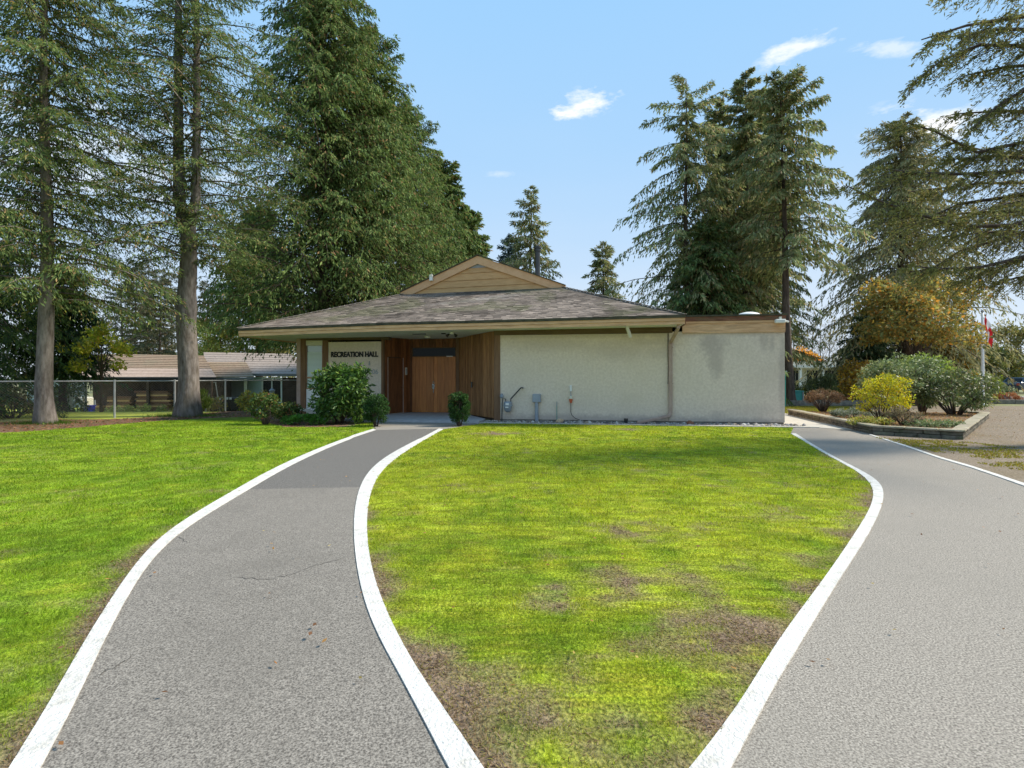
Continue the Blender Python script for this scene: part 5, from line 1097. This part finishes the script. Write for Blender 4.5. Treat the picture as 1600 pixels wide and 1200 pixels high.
for (lab, poly_c, n, nm, L) in (('short mossy grass on the verge between the right path and the bed', [(p[0],p[1]) for p in gl([(1366,684),(1420,688),(1500,690),(1560,697),(1640,706),(1700,735),(1620,740),(1540,728),(1480,712),(1430,700)])], 3600, 'verge_grass', .03), ('bright grass of the small back lawn behind the raised bed', [(8.2,20.9),(14.5,21.6),(16,25.8),(8.5,26.6)], 12000, 'back_grass', .07)):
    pc = np.array(poly_c); x = rngv.uniform(pc[:,0].min(), pc[:,0].max(), n*3); y = rngv.uniform(pc[:,1].min(), pc[:,1].max(), n*3); k = in_poly(x, y, poly_c) & ((fbm(x*2.2, y*2.2, 3) > .5) | (nm != 'verge_grass')); x, y = x[k][:n], y[k][:n]
    b = np.stack([x,y,np.full(len(x),.01)],1); d = rngv.normal(0,.5,(len(x),3)); d[:,2] = 1; V = np.stack([b+np.array([-.012,0,0]), b+np.array([.012,0,0]), b+unit(d)*L],1).reshape(-1,3)
    tag(np_mesh(nm, V, 3, M['grass'], None, 'stuff', pal(rngv, len(x), [(.26,.26,.03),(.36,.29,.05),(.22,.16,.06)], [2,2,1])), lab, 'grass')
zb_ = .15
RHO = ([(.11,.15,.045),(.16,.20,.065),(.075,.10,.04),(.24,.23,.09),(.28,.24,.15)], [4,4,3,1.4,.8])
def bshrub(lab, px, py, Rr, hc, k, cr, n, leaf, cols, seed, **kw):
    g_ = G(px, py, zb_); return shrub(lab, (g_.x, g_.y, zb_), Rr, hc, k, cr, n, leaf, cols, seed, **kw)
bshrub('round brown barberry shrub on a dark stem at the left end of the raised bed', 1286, 643, (.62,.5,.33), .48, 60, .12, 5200, (.055,.02), ([(.17,.10,.06),(.22,.13,.075),(.13,.09,.05),(.26,.20,.10)], [4,3,3,1]), 220, name='barberry_shrub', stems=22, inner=.4, low=-.4)
bshrub('bright yellow azalea shrub in the middle of the raised bed', 1378, 656, (.78,.6,.60), .76, 85, .15, 4600, (.075,.032), ([(.54,.50,.03),(.66,.55,.035),(.38,.42,.04),(.50,.34,.06),(.26,.32,.05)], [4,3,3.4,1.3,2]), 221, name='azalea_shrub', stems=22, inner=.35, low=-.95, stem_r=.010, droop=.0)
bshrub('large grey green rhododendron behind the yellow azalea', 1408, 646, (1.35,.9,.85), 1.18, 85, .24, 5200, (.13,.045), ([(.20,.25,.10),(.27,.31,.13),(.13,.175,.065),(.34,.36,.20)], [4,3,3,1.5]), 222, name='rhododendron', stems=12, inner=.4, low=-.35, stem_r=.03, droop=.35, mat_='gloss')
bshrub('lime green leaved rhododendron rising behind the grey green one', 1440, 642.5, (1.05,.8,.62), 1.45, 50, .24, 2600, (.13,.05), ([(.20,.28,.05),(.27,.34,.07),(.13,.18,.04)], [3,2,2]), 223, name='rhododendron', stems=8, inner=.35, low=-.4, stem_r=.025)
bshrub('dark leathery rhododendron at the right end of the raised bed', 1492, 648, (1.15,.9,.66), .80, 70, .22, 4200, (.13,.045), RHO, 224, name='rhododendron', stems=12, inner=.4, low=-.75, stem_r=.025, mat_='gloss', droop=.35)
bshrub('low dry brown twiggy shrub near the front of the raised bed', 1412, 664, (.42,.35,.22), .24, 30, .12, 1700, (.07,.02), ([(.20,.15,.09),(.14,.14,.07),(.26,.20,.12)], [3,3,2]), 225, name='dry_shrub', stems=20)
bshrub('low silvery groundcover between the barberry and the azalea', 1335, 652, (.75,.45,.12), .10, 40, .10, 2600, (.06,.025), ([(.22,.25,.20),(.14,.18,.10),(.30,.32,.28)], [3,3,1.5]), 226, name='silver_groundcover', stems=3, cat='plant', low=-.2)
bshrub('variegated yellow groundcover at the front corner of the raised bed', 1362, 664, (.65,.28,.10), .08, 30, .09, 1500, (.06,.03), ([(.42,.38,.06),(.20,.24,.06),(.34,.28,.10)], [3,3,1.5]), 227, name='yellow_groundcover', stems=3, cat='plant', low=-.2)
bshrub('pale green low groundcover inside the near right corner of the bed', 1455, 667, (.8,.35,.08), .07, 34, .09, 1700, (.05,.025), ([(.22,.26,.14),(.12,.18,.06)], [3,3]), 228, name='green_groundcover', stems=3, cat='plant', low=-.2)
# shrubs further behind
def fs(lab, px, Y, Rr, hc, k, cr, n, leaf, cols, seed, **kw): return shrub(lab, at(px, Y), Rr, hc, k, cr, n, leaf, cols, seed, **kw)
fs('yellow orange shrub with brown top behind the raised bed', 1341, 27.5, (1.05,.7,.85), 1.35, 50, .26, 3600, (.15,.09), ([(.55,.36,.04),(.34,.22,.07),(.48,.28,.05),(.26,.22,.06)], [3,3,2,2]), 240, name='autumn_shrub')
fs('olive green upright shrub in front of the white house', 1290, 32, (1.3,.8,.72), .80, 55, .3, 3400, (.15,.05), ([(.14,.17,.07),(.19,.22,.09),(.10,.12,.05)], [3,3,2]), 241, name='garden_shrub', droop=-.3)
fs('dark green low shrubs between the olive shrub and the autumn shrub', 1328, 30, (1.3,.6,.55), .55, 40, .26, 2400, (.14,.06), RHO, 242, name='garden_shrub')
fs('low mixed shrub with pale leaves beside the teal box', 1258, 31, (.9,.6,.5), .5, 36, .22, 2200, (.13,.06), ([(.16,.2,.07),(.30,.30,.08),(.09,.14,.07),(.26,.23,.20)], [3,2,3,1]), 243, name='garden_shrub')
fs('russet dry ground plants behind the barberry shrub', 1322, 28.4, (1.6,.4,.25), .22, 30, .16, 1600, (.12,.05), ([(.32,.18,.09),(.24,.12,.06)], [1,1]), 244, name='dry_plants', cat='plants')
fs('yellow green shrub beside the flagpole foot', 1540, 28.5, (.7,.6,.75), .8, 34, .22, 1900, (.13,.06), ([(.22,.28,.04),(.14,.18,.05),(.30,.32,.06)], [3,3,1]), 245, name='garden_shrub')
fs('pale grey green shrub right of the flagpole', 1556, 31, (.7,.5,.45), .6, 34, .22, 1900, (.13,.06), ([(.20,.24,.13),(.14,.18,.08),(.28,.30,.2)], [3,3,1]), 246, name='garden_shrub')
fs('low rust red dry mound plant behind the right low wall', 1570, 30, (1.0,.45,.24), .24, 26, .16, 1300, (.12,.04), ([(.34,.13,.05),(.24,.10,.05)], [1,1]), 247, name='dry_mound', cat='plant', low=-.2)
fs('dark green low hedge behind the right rhododendron', 1470, 35, (2.6,.7,.8), .9, 50, .34, 2600, (.18,.08), ([(.09,.12,.05),(.13,.16,.07)], [1,1]), 248, name='garden_shrub')
# low timber walls at the back
def lowwall(name, lab, a, b, h, w, m_, pieces):
    a = Vector(a); b = Vector(b); e = empty(name, (a.x, a.y, 0), lab, 'low wall'); L = (b-a).length; d = (b-a)/L
    for k in range(pieces):
        m = MB(); p = Vector((0,0))+d*(L*k/pieces+.006); q = d*(L*(k+1)/pieces-.006); m.beam((p.x,p.y,h/2), (q.x,q.y,h/2), w, h*rr.uniform(.92,1)); m.build('timber', m_, e, bevel=.015)
lowwall('low_wall', 'low weathered timber wall behind the grass beyond the hall corner', G(1215,634.5)[:2], G(1402,634.0)[:2], .28, .2, M['timber'], 6)
lowwall('low_wall', 'low weathered timber wall at the far side of the gravel on the right', G(1500,631)[:2], G(1700,632)[:2], .24, .2, M['timber'], 7)
for i, (px, py, r_, lab) in enumerate([(1550,624.5,.30,'small pale boulder left behind the right low wall'), (1571,624,.55,'largest pale boulder behind the right low wall'), (1601,624,.42,'pale boulder at the right edge behind the low wall')]):
    g_ = P(px, 625, 30.2); tag(rock('boulder', g_.x, 30.2, r_, M['rock'], 30+i, -.02, (1,.8,.55)), lab, 'boulder')
# teal post and box
g_ = P(1225.5, 600, 25.5); tp = empty('teal_post', (g_.x, 25.5, 0), 'slim teal post with a cap just beyond the hall corner', 'post'); m = MB(); m.box(-.05,.05,-.05,.05,0,1.62); m.build('post', M['teal'], tp); m = MB(); m.box(-.09,.09,-.09,.09,1.625,1.72); m.build('cap', M['galv'], tp)
g_ = P(1239, 611, 28.6); tb = empty('teal_box', (g_.x, 28.6, 0), 'long low teal storage box behind the timber wall', 'box'); m = MB(); m.box(-.75,.38,-.3,.3,.12,.66); m.build('body', M['teal'], tb); m = MB(); m.box(-.78,.41,-.33,.33,.662,.72); m.build('lid', M['teal'], tb)
for sx in (-.72, .33):
    m = MB(); m.box(sx,sx+.05,-.35,-.302,0,.66); m.build('leg', M['galv'], tb)
# flagpole
fp = at(1535, 27); fpo = empty('flagpole', fp, 'white flagpole standing behind the right end of the raised bed', 'flagpole')
m = MB(); m.lathe((0,0,0), [(.13,0),(.13,.1),(.085,.12),(.075,1.8),(.052,4.0),(.045,4.62)], 14); m.build('pole', M['white'], fpo, smooth=True)
m = MB(); m.lathe((0,0,4.62), [(.02,0),(.06,.04),(.07,.08),(.05,.13),(.01,.15)], 12); m.build('finial', M['galv'], fpo); m = MB(); m.tube([(.07,-.02,4.6),(.09,-.04,3),(.08,-.03,1.3)], .006, 4); m.build('halyard', M['white'], fpo)
fl_ = empty('flag', (fp[0]+.06, fp[1]-.04, 4.58), 'limp red and white flag hanging from the flagpole', 'flag')
def flag_part(name, s0, s1, m_):
    # cloth hangs: s runs along the fly (0 hoist..1), r along the hoist; folded drape
    mm = MB(); ns = 10; nr = 14; grid = []
    for i in range(ns+1):
        s = s0+(s1-s0)*i/ns; row = []
        for j in range(nr+1):
            r_ = j/nr; z = -r_*.75-s*.95; x = .02+s*.42*(1-.25*r_)+.02*math.sin(r_*9+s*3); y = .05*math.sin(s*9+r_*2)*min(1, s*4)
            row.append((x, y, z))
        grid.append(row)
    for i in range(ns):
        for j in range(nr): mm.face([grid[i][j], grid[i+1][j], grid[i+1][j+1], grid[i][j+1]])
    o = mm.build(name, m_, fl_, smooth=True); return o
flag_part('red_band', 0, .27, M['flagred']); flag_part('white_field', .27, .72, M['flagwhite']); flag_part('red_band', .72, 1.0, M['flagred'])
m = MB(); lf = [(0,.5),(-.08,.32),(-.2,.38),(-.17,.1),(-.32,.22),(-.38,.1),(-.5,.1),(-.4,-.06),(-.5,-.1),(-.22,-.26),(-.26,-.36),(-.03,-.33),(-.02,-.5)]; lf = lf+[(-x,y) for x,y in lf[::-1]]
sc_ = .30; m.v = [(.18+x*sc_*.55, -.10, -.82+y*sc_) for x, y in lf]; m.f = [tuple(t) for t in tessellate_polygon([[Vector(v) for v in m.v]])]; m.build('leaf_emblem', M['flagred'], fl_)
# parked dark vehicle at the right edge
def suv(label, loc, rz):
    e = empty('parked_car', loc, label, 'car', rz=rz); L, W_ = 4.4, 1.75
    import bmesh
    prof = [(-2.2,.35),(-2.2,.85),(-2.1,1.0),(-1.95,1.02),(-1.6,1.42),(.35,1.42),(.95,1.0),(2.0,.88),(2.2,.70),(2.2,.35)]
    m = MB(); n = len(prof); sec = [(-W_/2,.0),(-W_/2*.97,0),(W_/2*.97,0),(W_/2,0)]
    for y in (-W_/2, W_/2):
        for x, z in prof: t = max(0,(z-.95))/.5; m.v.append((x*(1-.02*t), y*(1-.16*t), z))
    for i in range(n): j = (i+1)%n; m.f.append((i, j, n+j, n+i))
    m.f.append(tuple(range(n))[::-1]); m.f.append(tuple(range(n, 2*n))); m.build('body', M['carpaint'], e, bevel=.04)
    for s in (-1, 1):
        m = MB(); y = s*(W_/2*.925+.012); y1 = s*(W_/2*.865+.012); m.face([(-1.72,y,1.04),(-.72,y,1.04),(-.72,y1,1.36),(-1.52,y1,1.36)]); m.face([(-.66,y,1.04),(.72,y,1.04),(.32,y1,1.36),(-.66,y1,1.36)]); m.build('side_window', M['glass'], e)
        for x in (-1.4, 1.4):
            w_ = bpy.data.objects.new('wheel', None); COL.objects.link(w_); w_.parent = e; w_.location = (x, s*(W_/2-.08), .33)
            m = MB(); m.tube([(0,-.1,0),(0,.1,0)], .33, 18); m.build('tyre', M['tyre'], w_); m = MB(); m.tube([(0,-.105,0),(0,.105,0)], .2, 14); m.build('rim', M['chrome'], w_)
        m = MB(); m.box(-2.23,-2.18,s*.70-.12,s*.70+.12,.72,.92); m.build('tail_lamp', M['redlamp'], e); m = MB(); m.box(2.13,2.2,s*.62-.16,s*.62+.16,.66,.78); m.build('headlight', M['white'], e)
    m = MB(); m.face([(-1.99,-.66,1.04),(-1.99,.66,1.04),(-1.70,.60,1.34),(-1.70,-.60,1.34)][::-1]); m.build('rear_window', M['glass'], e)
suv('dark blue car parked at the right edge beyond the gravel lot', (*at(1612, 47)[:2], 0), R(8))
# white house on the right
wh = empty('white_house', (28.5, 56, 0), 'long low white house with deep fascia behind the garden on the right', 'house'); HX0, HX1 = at(1212, 56)[0]-28.5, at(1430, 56)[0]-28.5
m = MB(); m.box(HX0,HX1,.3,7,0,2.35); m.build('wall', M['cream'], wh); m = MB(); m.box(HX0-.3,HX1+.3,-.9,7.3,2.36,2.46); m.box(HX0-.3,HX1+.3,-.95,-.8,2.47,2.62); m.build('fascia', M['white'], wh); m = MB(); m.box(HX0-.3,HX1+.3,-.6,7.2,2.63,3.05); m.build('roof', M['cream'], wh)
for px in (1237, 1250.5, 1285, 1320):
    x = at(px, 55.3)[0]-28.5; m = MB(); m.box(x-.1,x+.1,-.8,-.6,0,2.355); m.build('post', M['white'], wh)
for px0, px1 in ((1239,1250),(1262,1280),(1290,1312)):
    a = at(px0,56)[0]-28.5; b = at(px1,56)[0]-28.5; m = MB(); m.box(a,b,.24,.295,.2,2.2); f_ = m.build('window', M['white'], wh); m = MB(); m.box(a+.06,(a+b)/2-.03,.20,.236,.26,2.14); m.box((a+b)/2+.03,b-.06,.20,.236,.26,2.14); m.build('pane', M['glass'], f_)
m = MB(); m.lathe((at(1311,56)[0]-28.5,.5,3.05), [(.16,0),(.16,.3),(.22,.32),(.02,.4)], 10); m.build('vent', M['black'], wh)
# ------------------------------------------------------------------ chain link fence
FP = [(-330,680),(-120,666),(70,657.5),(179,653.3),(273,649.6),(352,642.3),(474,636)]
fpts = [G(x, y) for x, y in FP]; fo = empty('chain_link_fence', (fpts[3].x, fpts[3].y, 0), 'galvanised chain link fence with top rail along the far edge of the lawn', 'fence'); fO = fpts[3]; FH = 1.30
for p in fpts:
    m = MB(); q = p-fO; m.tube([(q.x,q.y,-.2),(q.x,q.y,FH+.03)], .036, 8); m.build('post', M['galv'], fo)
for i in range(len(fpts)-1):
    m = MB(); a = fpts[i]-fO; b = fpts[i+1]-fO; m.tube([(a.x,a.y,FH-.02),(b.x,b.y,FH-.02)], .026, 6); m.build('top_rail', M['galv'], fo)
    d = (b-a); L = d.length; d = d/L; m = MB(); wd = .0022; st_p = .085; n = int((L+FH)/st_p)
    for sg in (0, 1):
        for k in range(n):
            s0 = k*st_p-FH; s1 = s0+FH; z0, z1 = .04, FH-.03
            ca = max(s0, 0); cb = min(s1, L)
            if cb-ca < .02: continue
            za = z0+(ca-s0)/FH*(z1-z0); zb2 = z0+(cb-s0)/FH*(z1-z0)
            if sg: za, zb2 = z1-(za-z0), z1-(zb2-z0)
            p = a+d*ca; q = a+d*cb; o_ = Vector((d.y,-d.x,0))*(.004 if sg else -.004); p = p+o_; q = q+o_
            m.face([(p.x,p.y,za-wd),(q.x,q.y,zb2-wd),(q.x,q.y,zb2+wd),(p.x,p.y,za+wd)])
    m.build('wire_mesh', M['wire'], fo, 'stuff')
g2 = G(134, 643); g2 = P(134, 636, 25); gp = empty('gate_post', (g2.x, g2.y, gzf(g2.x,g2.y)), 'far galvanised post with a slanting brace beyond the fence', 'post'); m = MB(); m.tube([(0,0,0),(0,0,1.75)], .05, 8); m.build('post', M['galv'], gp); m = MB(); m.tube([(-.02,0,1.2),(-.62,0,.3)], .03, 6); m.build('brace', M['galv'], gp)
m = MB(); m.box(-.75,-.62,-.05,.05,.1,.9); m.box(-.62,0,-.04,.04,.78,.86); m.build('rail', M['cream'], gp)
# ------------------------------------------------------------------ houses on the left
def roof_courses(m, a, b, c, d, rows, lift=.05):   # a,b eave left/right ; d,c ridge left/right
    a, b, c, d = map(Vector, (a, b, c, d))
    for r in range(rows):
        s0 = r/rows; s1 = (r+1.08)/rows; p, q = a.lerp(d, s0), b.lerp(c, s0); e, f = b.lerp(c, min(s1,1)), a.lerp(d, min(s1,1)); up = Vector((0,0,lift)); lo = Vector((0,0,-.01))
        m.face([p+up, q+up, e+Vector((0,0,.01)), f+Vector((0,0,.01))]); m.face([p+lo, q+lo, q+up, p+up])
def WP(px, py, Y): return P(px, py, Y)
gh = -.9
h1 = empty('brown_roof_shed', (-23, 36.5, gh), 'long low shed with brown roof and dark open front beyond the fence', 'shed'); o1 = Vector((-23,36.5,gh))
e0, e1_ = WP(112,589.5,35.5)-o1, WP(338,589.5,35.5)-o1; r0_, r1_ = WP(160,553,40.5)-o1, WP(318,556,40.5)-o1
k0, k1 = e0.lerp(r0_, .38), e1_.lerp(r1_, .38); k0.z += -.02; k1.z -= .02
m = MB(); roof_courses(m, e0, e1_, k1, k0, 3, .03); m.build('lower_roof', M['rooftan'], h1); m = MB(); roof_courses(m, k0, k1, r1_, r0_, 8, .05); m.build('roof', M['roofbrown'], h1)
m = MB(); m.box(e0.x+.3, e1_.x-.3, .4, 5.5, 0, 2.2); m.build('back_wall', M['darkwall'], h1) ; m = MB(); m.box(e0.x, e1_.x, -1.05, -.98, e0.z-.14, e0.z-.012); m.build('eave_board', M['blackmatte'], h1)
for px in (180, 232, 285, 330):
    x = at(px, 35.7)[0]-o1.x; m = MB(); m.box(x-.08,x+.08,-.9,-.75,0,2.2); m.build('post', M['darkwall'], h1)
for i, (px0, px1, h_, yy) in enumerate([(168,210,1.15,.0),(212,270,1.5,.1),(140,168,.7,-.2)]):
    a, b = at(px0,36)[0], at(px1,36)[0]; lab = ['lumber pile in the left half of the open shed','taller pile of brown lumber in the open shed','low pile at the left end of the open shed'][i]; e = empty('lumber_pile', ((a+b)/2, 36+yy, gh), lab, 'lumber pile')
    for k in range(int(h_/.12)):
        m = MB(); m.box((a-b)/2+rr.uniform(0,.3), (b-a)/2-rr.uniform(0,.3), -.3+rr.uniform(0,.05), .2, k*.12, k*.12+.10); m.build('plank', [M['siding'],M['post'],M['weathered']][k%3], e)
h2 = empty('grey_blue_house', (-17, 38, gh), 'low house with grey brown roof, pale blue siding and white framed window', 'house'); o2_ = Vector((-17,38,gh))
def siding(px0, px1, y_, z0, z1, m_, name, par, o_, step=.16):
    a = at(px0, o_.y+y_)[0]-o_.x; b = at(px1, o_.y+y_)[0]-o_.x; m = MB(); z = z0
    while z < z1-.01:
        t = min(z+step, z1); m.hexa([(a,y_-.02,z),(b,y_-.02,z),(b,y_+.1,z),(a,y_+.1,z),(a,y_,t-.006),(b,y_,t-.006),(b,y_+.1,t-.006),(a,y_+.1,t-.006)]); z += step
    return m.build(name, m_, par, 'stuff')
ea0, ea1 = WP(322,590,37)-o2_, WP(397,589,37)-o2_; ra0, ra1 = WP(300,566,40.5)-o2_, WP(384,566,40.5)-o2_
m = MB(); roof_courses(m, ea0, ea1, ra1, ra0, 7, .05); m.build('porch_roof', M['roofbrown'], h2)
eb0, eb1 = WP(390,584,38)-o2_, WP(500,585,38)-o2_; rb0, rb1 = WP(318,550.5,43)-o2_, WP(413,553,43)-o2_
m = MB(); roof_courses(m, WP(322,584,38.2)-o2_, eb1, rb1+Vector((2.0,0,0)), rb0, 9, .035); m.build('roof', M['roofgrey'], h2)
m = MB(); m.beam(eb0+Vector((0,-.02,-.08)), eb1+Vector((0,-.02,-.08)), .04, .14); m.beam(ea0+Vector((0,-.02,-.08)), ea1+Vector((0,-.02,-.08)), .04, .12); m.build('fascia', M['housegrey'], h2)
siding(322, 383, .0, .0, 2.2, M['housegrey'], 'grey_siding', h2, o2_); siding(385, 410, .4, .0, 2.35, M['houseblue'], 'blue_siding', h2, o2_); siding(440, 520, .42, 0, 2.3, M['darkwall'], 'dark_wall', h2, o2_)
for px in (383.5,):
    x = at(px, 37.9)[0]-o2_.x; m = MB(); m.box(x-.09,x+.09,-.13,-.025,0,2.25); m.build('corner_board', M['white'], h2)
a, b = at(409,38.4)[0]-o2_.x, at(441,38.4)[0]-o2_.x; m = MB(); m.box(a,b,.36,.45,.5,.6); m.box(a,b,.36,.45,2.2,2.3); m.box(a,a+.1,.362,.45,.601,2.199); m.box(b-.1,b,.362,.45,.601,2.199); m.box((a+b)/2-.04,(a+b)/2+.04,.362,.45,.601,2.199); wf = m.build('window', M['white'], h2)
m = MB(); m.box(a+.1,(a+b)/2-.04,.41,.44,.601,2.199); m.box((a+b)/2+.04,b-.1,.41,.44,.601,2.199); m.build('pane', M['glass'], wf); m = MB(); m.box(at(385,38)[0]-o2_.x, at(520,38)[0]-o2_.x, .6, 6, 0, 2.3); m.build('wall', M['housegrey'], h2)
# ladder
la = P(334, 600, 36.2); ld = empty('step_ladder', (la.x, 36.2, gh), 'aluminium step ladder standing open against the grey siding', 'ladder')
for s in (-1, 1):
    m = MB(); m.tube([(s*.48,-.1,0),(s*.12,0,1.95)], .035, 6); m.build('rail', M['galv'], ld)
for k in range(6): z = .28*(k+1); w_ = .48-.36*z/1.95; m = MB(); m.box(-w_,-w_+.13,-.10,-.04,z,z+.03); m.build('rung', M['galv'], ld)
m = MB(); m.box(-.15,.15,-.06,.06,1.95,2.0); m.build('top', M['galv'], ld)
for px, lab in ((354.5, 'black wheeled bin on the left behind the fence'), (371, 'black wheeled bin on the right behind the fence')):
    p = P(px, 620, 25.5); e = empty('wheeled_bin', (p.x, 25.5, gzf(p.x,25.5)), lab, 'bin', 'black bins behind the fence'); m = MB(); m.hexa([(-.2,-.2,.0),(.2,-.2,0),(.2,.2,0),(-.2,.2,0),(-.25,-.26,.62),(.25,-.26,.62),(.25,.26,.62),(-.25,.26,.62)]); m.build('body', M['bin'], e, bevel=.02); m = MB(); m.hexa([(-.27,-.3,.625),(.27,-.3,.625),(.27,.28,.625),(-.27,.28,.625),(-.24,-.25,.70),(.24,-.25,.70),(.24,.25,.70),(-.24,.25,.70)]); m.build('lid', M['bin'], e)
    m = MB(); m.box(-.22,-.12,-.31,-.29,.60,.70); m.box(.12,.22,-.31,-.29,.60,.70); m.build('handle', M['white'], e)
p = P(425, 610, 30); e = empty('garden_lamp', (p.x, 30, gzf(p.x,30)), 'grey green garden lamp post in front of the white framed window', 'lamp post'); m = MB(); m.lathe((0,0,0), [(.1,0),(.1,.1),(.05,.15),(.05,1.0)], 10); m.build('post', M['teal'], e); m = MB(); m.lathe((0,0,1.0), [(.08,0),(.13,.08),(.13,.3),(.17,.32),(.03,.45)], 10); m.build('lantern', M['grey'], e)
p = P(140, 632, 31); e = empty('blue_bin', (p.x, 31, gzf(p.x,31)), 'blue plastic bin at the left end of the shed', 'bin'); m = MB(); m.hexa([(-.16,-.16,0),(.16,-.16,0),(.16,.16,0),(-.16,.16,0),(-.2,-.2,.5),(.2,-.2,.5),(.2,.2,.5),(-.2,.2,.5)]); m.build('body', M['blue'], e, bevel=.02); m = MB(); m.box(-.22,.22,-.22,.22,.502,.55); m.build('rim', M['blue'], e)
p = P(118, 622, 32); e = empty('utility_trailer', (p.x, 32, gzf(p.x,32)), 'small pale grey utility trailer left of the shed', 'trailer'); m = MB(); m.box(-.8,.8,-.5,.5,.45,.50); m.box(-.8,.8,-.5,-.46,.501,.85); m.box(-.8,.8,.46,.5,.501,.85); m.box(-.8,-.76,-.459,.459,.501,.85); m.build('bed', M['grey'], e); m = MB(); m.box(-.78,.78,-.42,.42,.502,1.05); m.build('load', M['cream'], e, bevel=.06)
for s in (-1,1):
    m = MB(); m.tube([(.1,s*.55,.28),(.1,s*.68,.28)], .28, 14); m.build('wheel', M['tyre'], e)
p = P(90, 590, 48); e = empty('pale_shed', (p.x, 48, gh), 'pale blue white shed glimpsed right of the left fir trunk', 'shed'); m = MB(); m.box(-1.8,1.8,-1,1,0,2.3); m.build('wall', M['houseblue'], e); m = MB(); m.face([(-2,-1.2,2.3),(2,-1.2,2.3),(2,0,2.95),(-2,0,2.95)]); m.face([(2,1.2,2.3),(-2,1.2,2.3),(-2,0,2.95),(2,0,2.95)]); m.build('roof', M['roofgrey'], e)
m = MB(); m.box(-1.2,-.4,-1.04,-1.002,1.1,1.8); m.build('window', M['glass'], e)
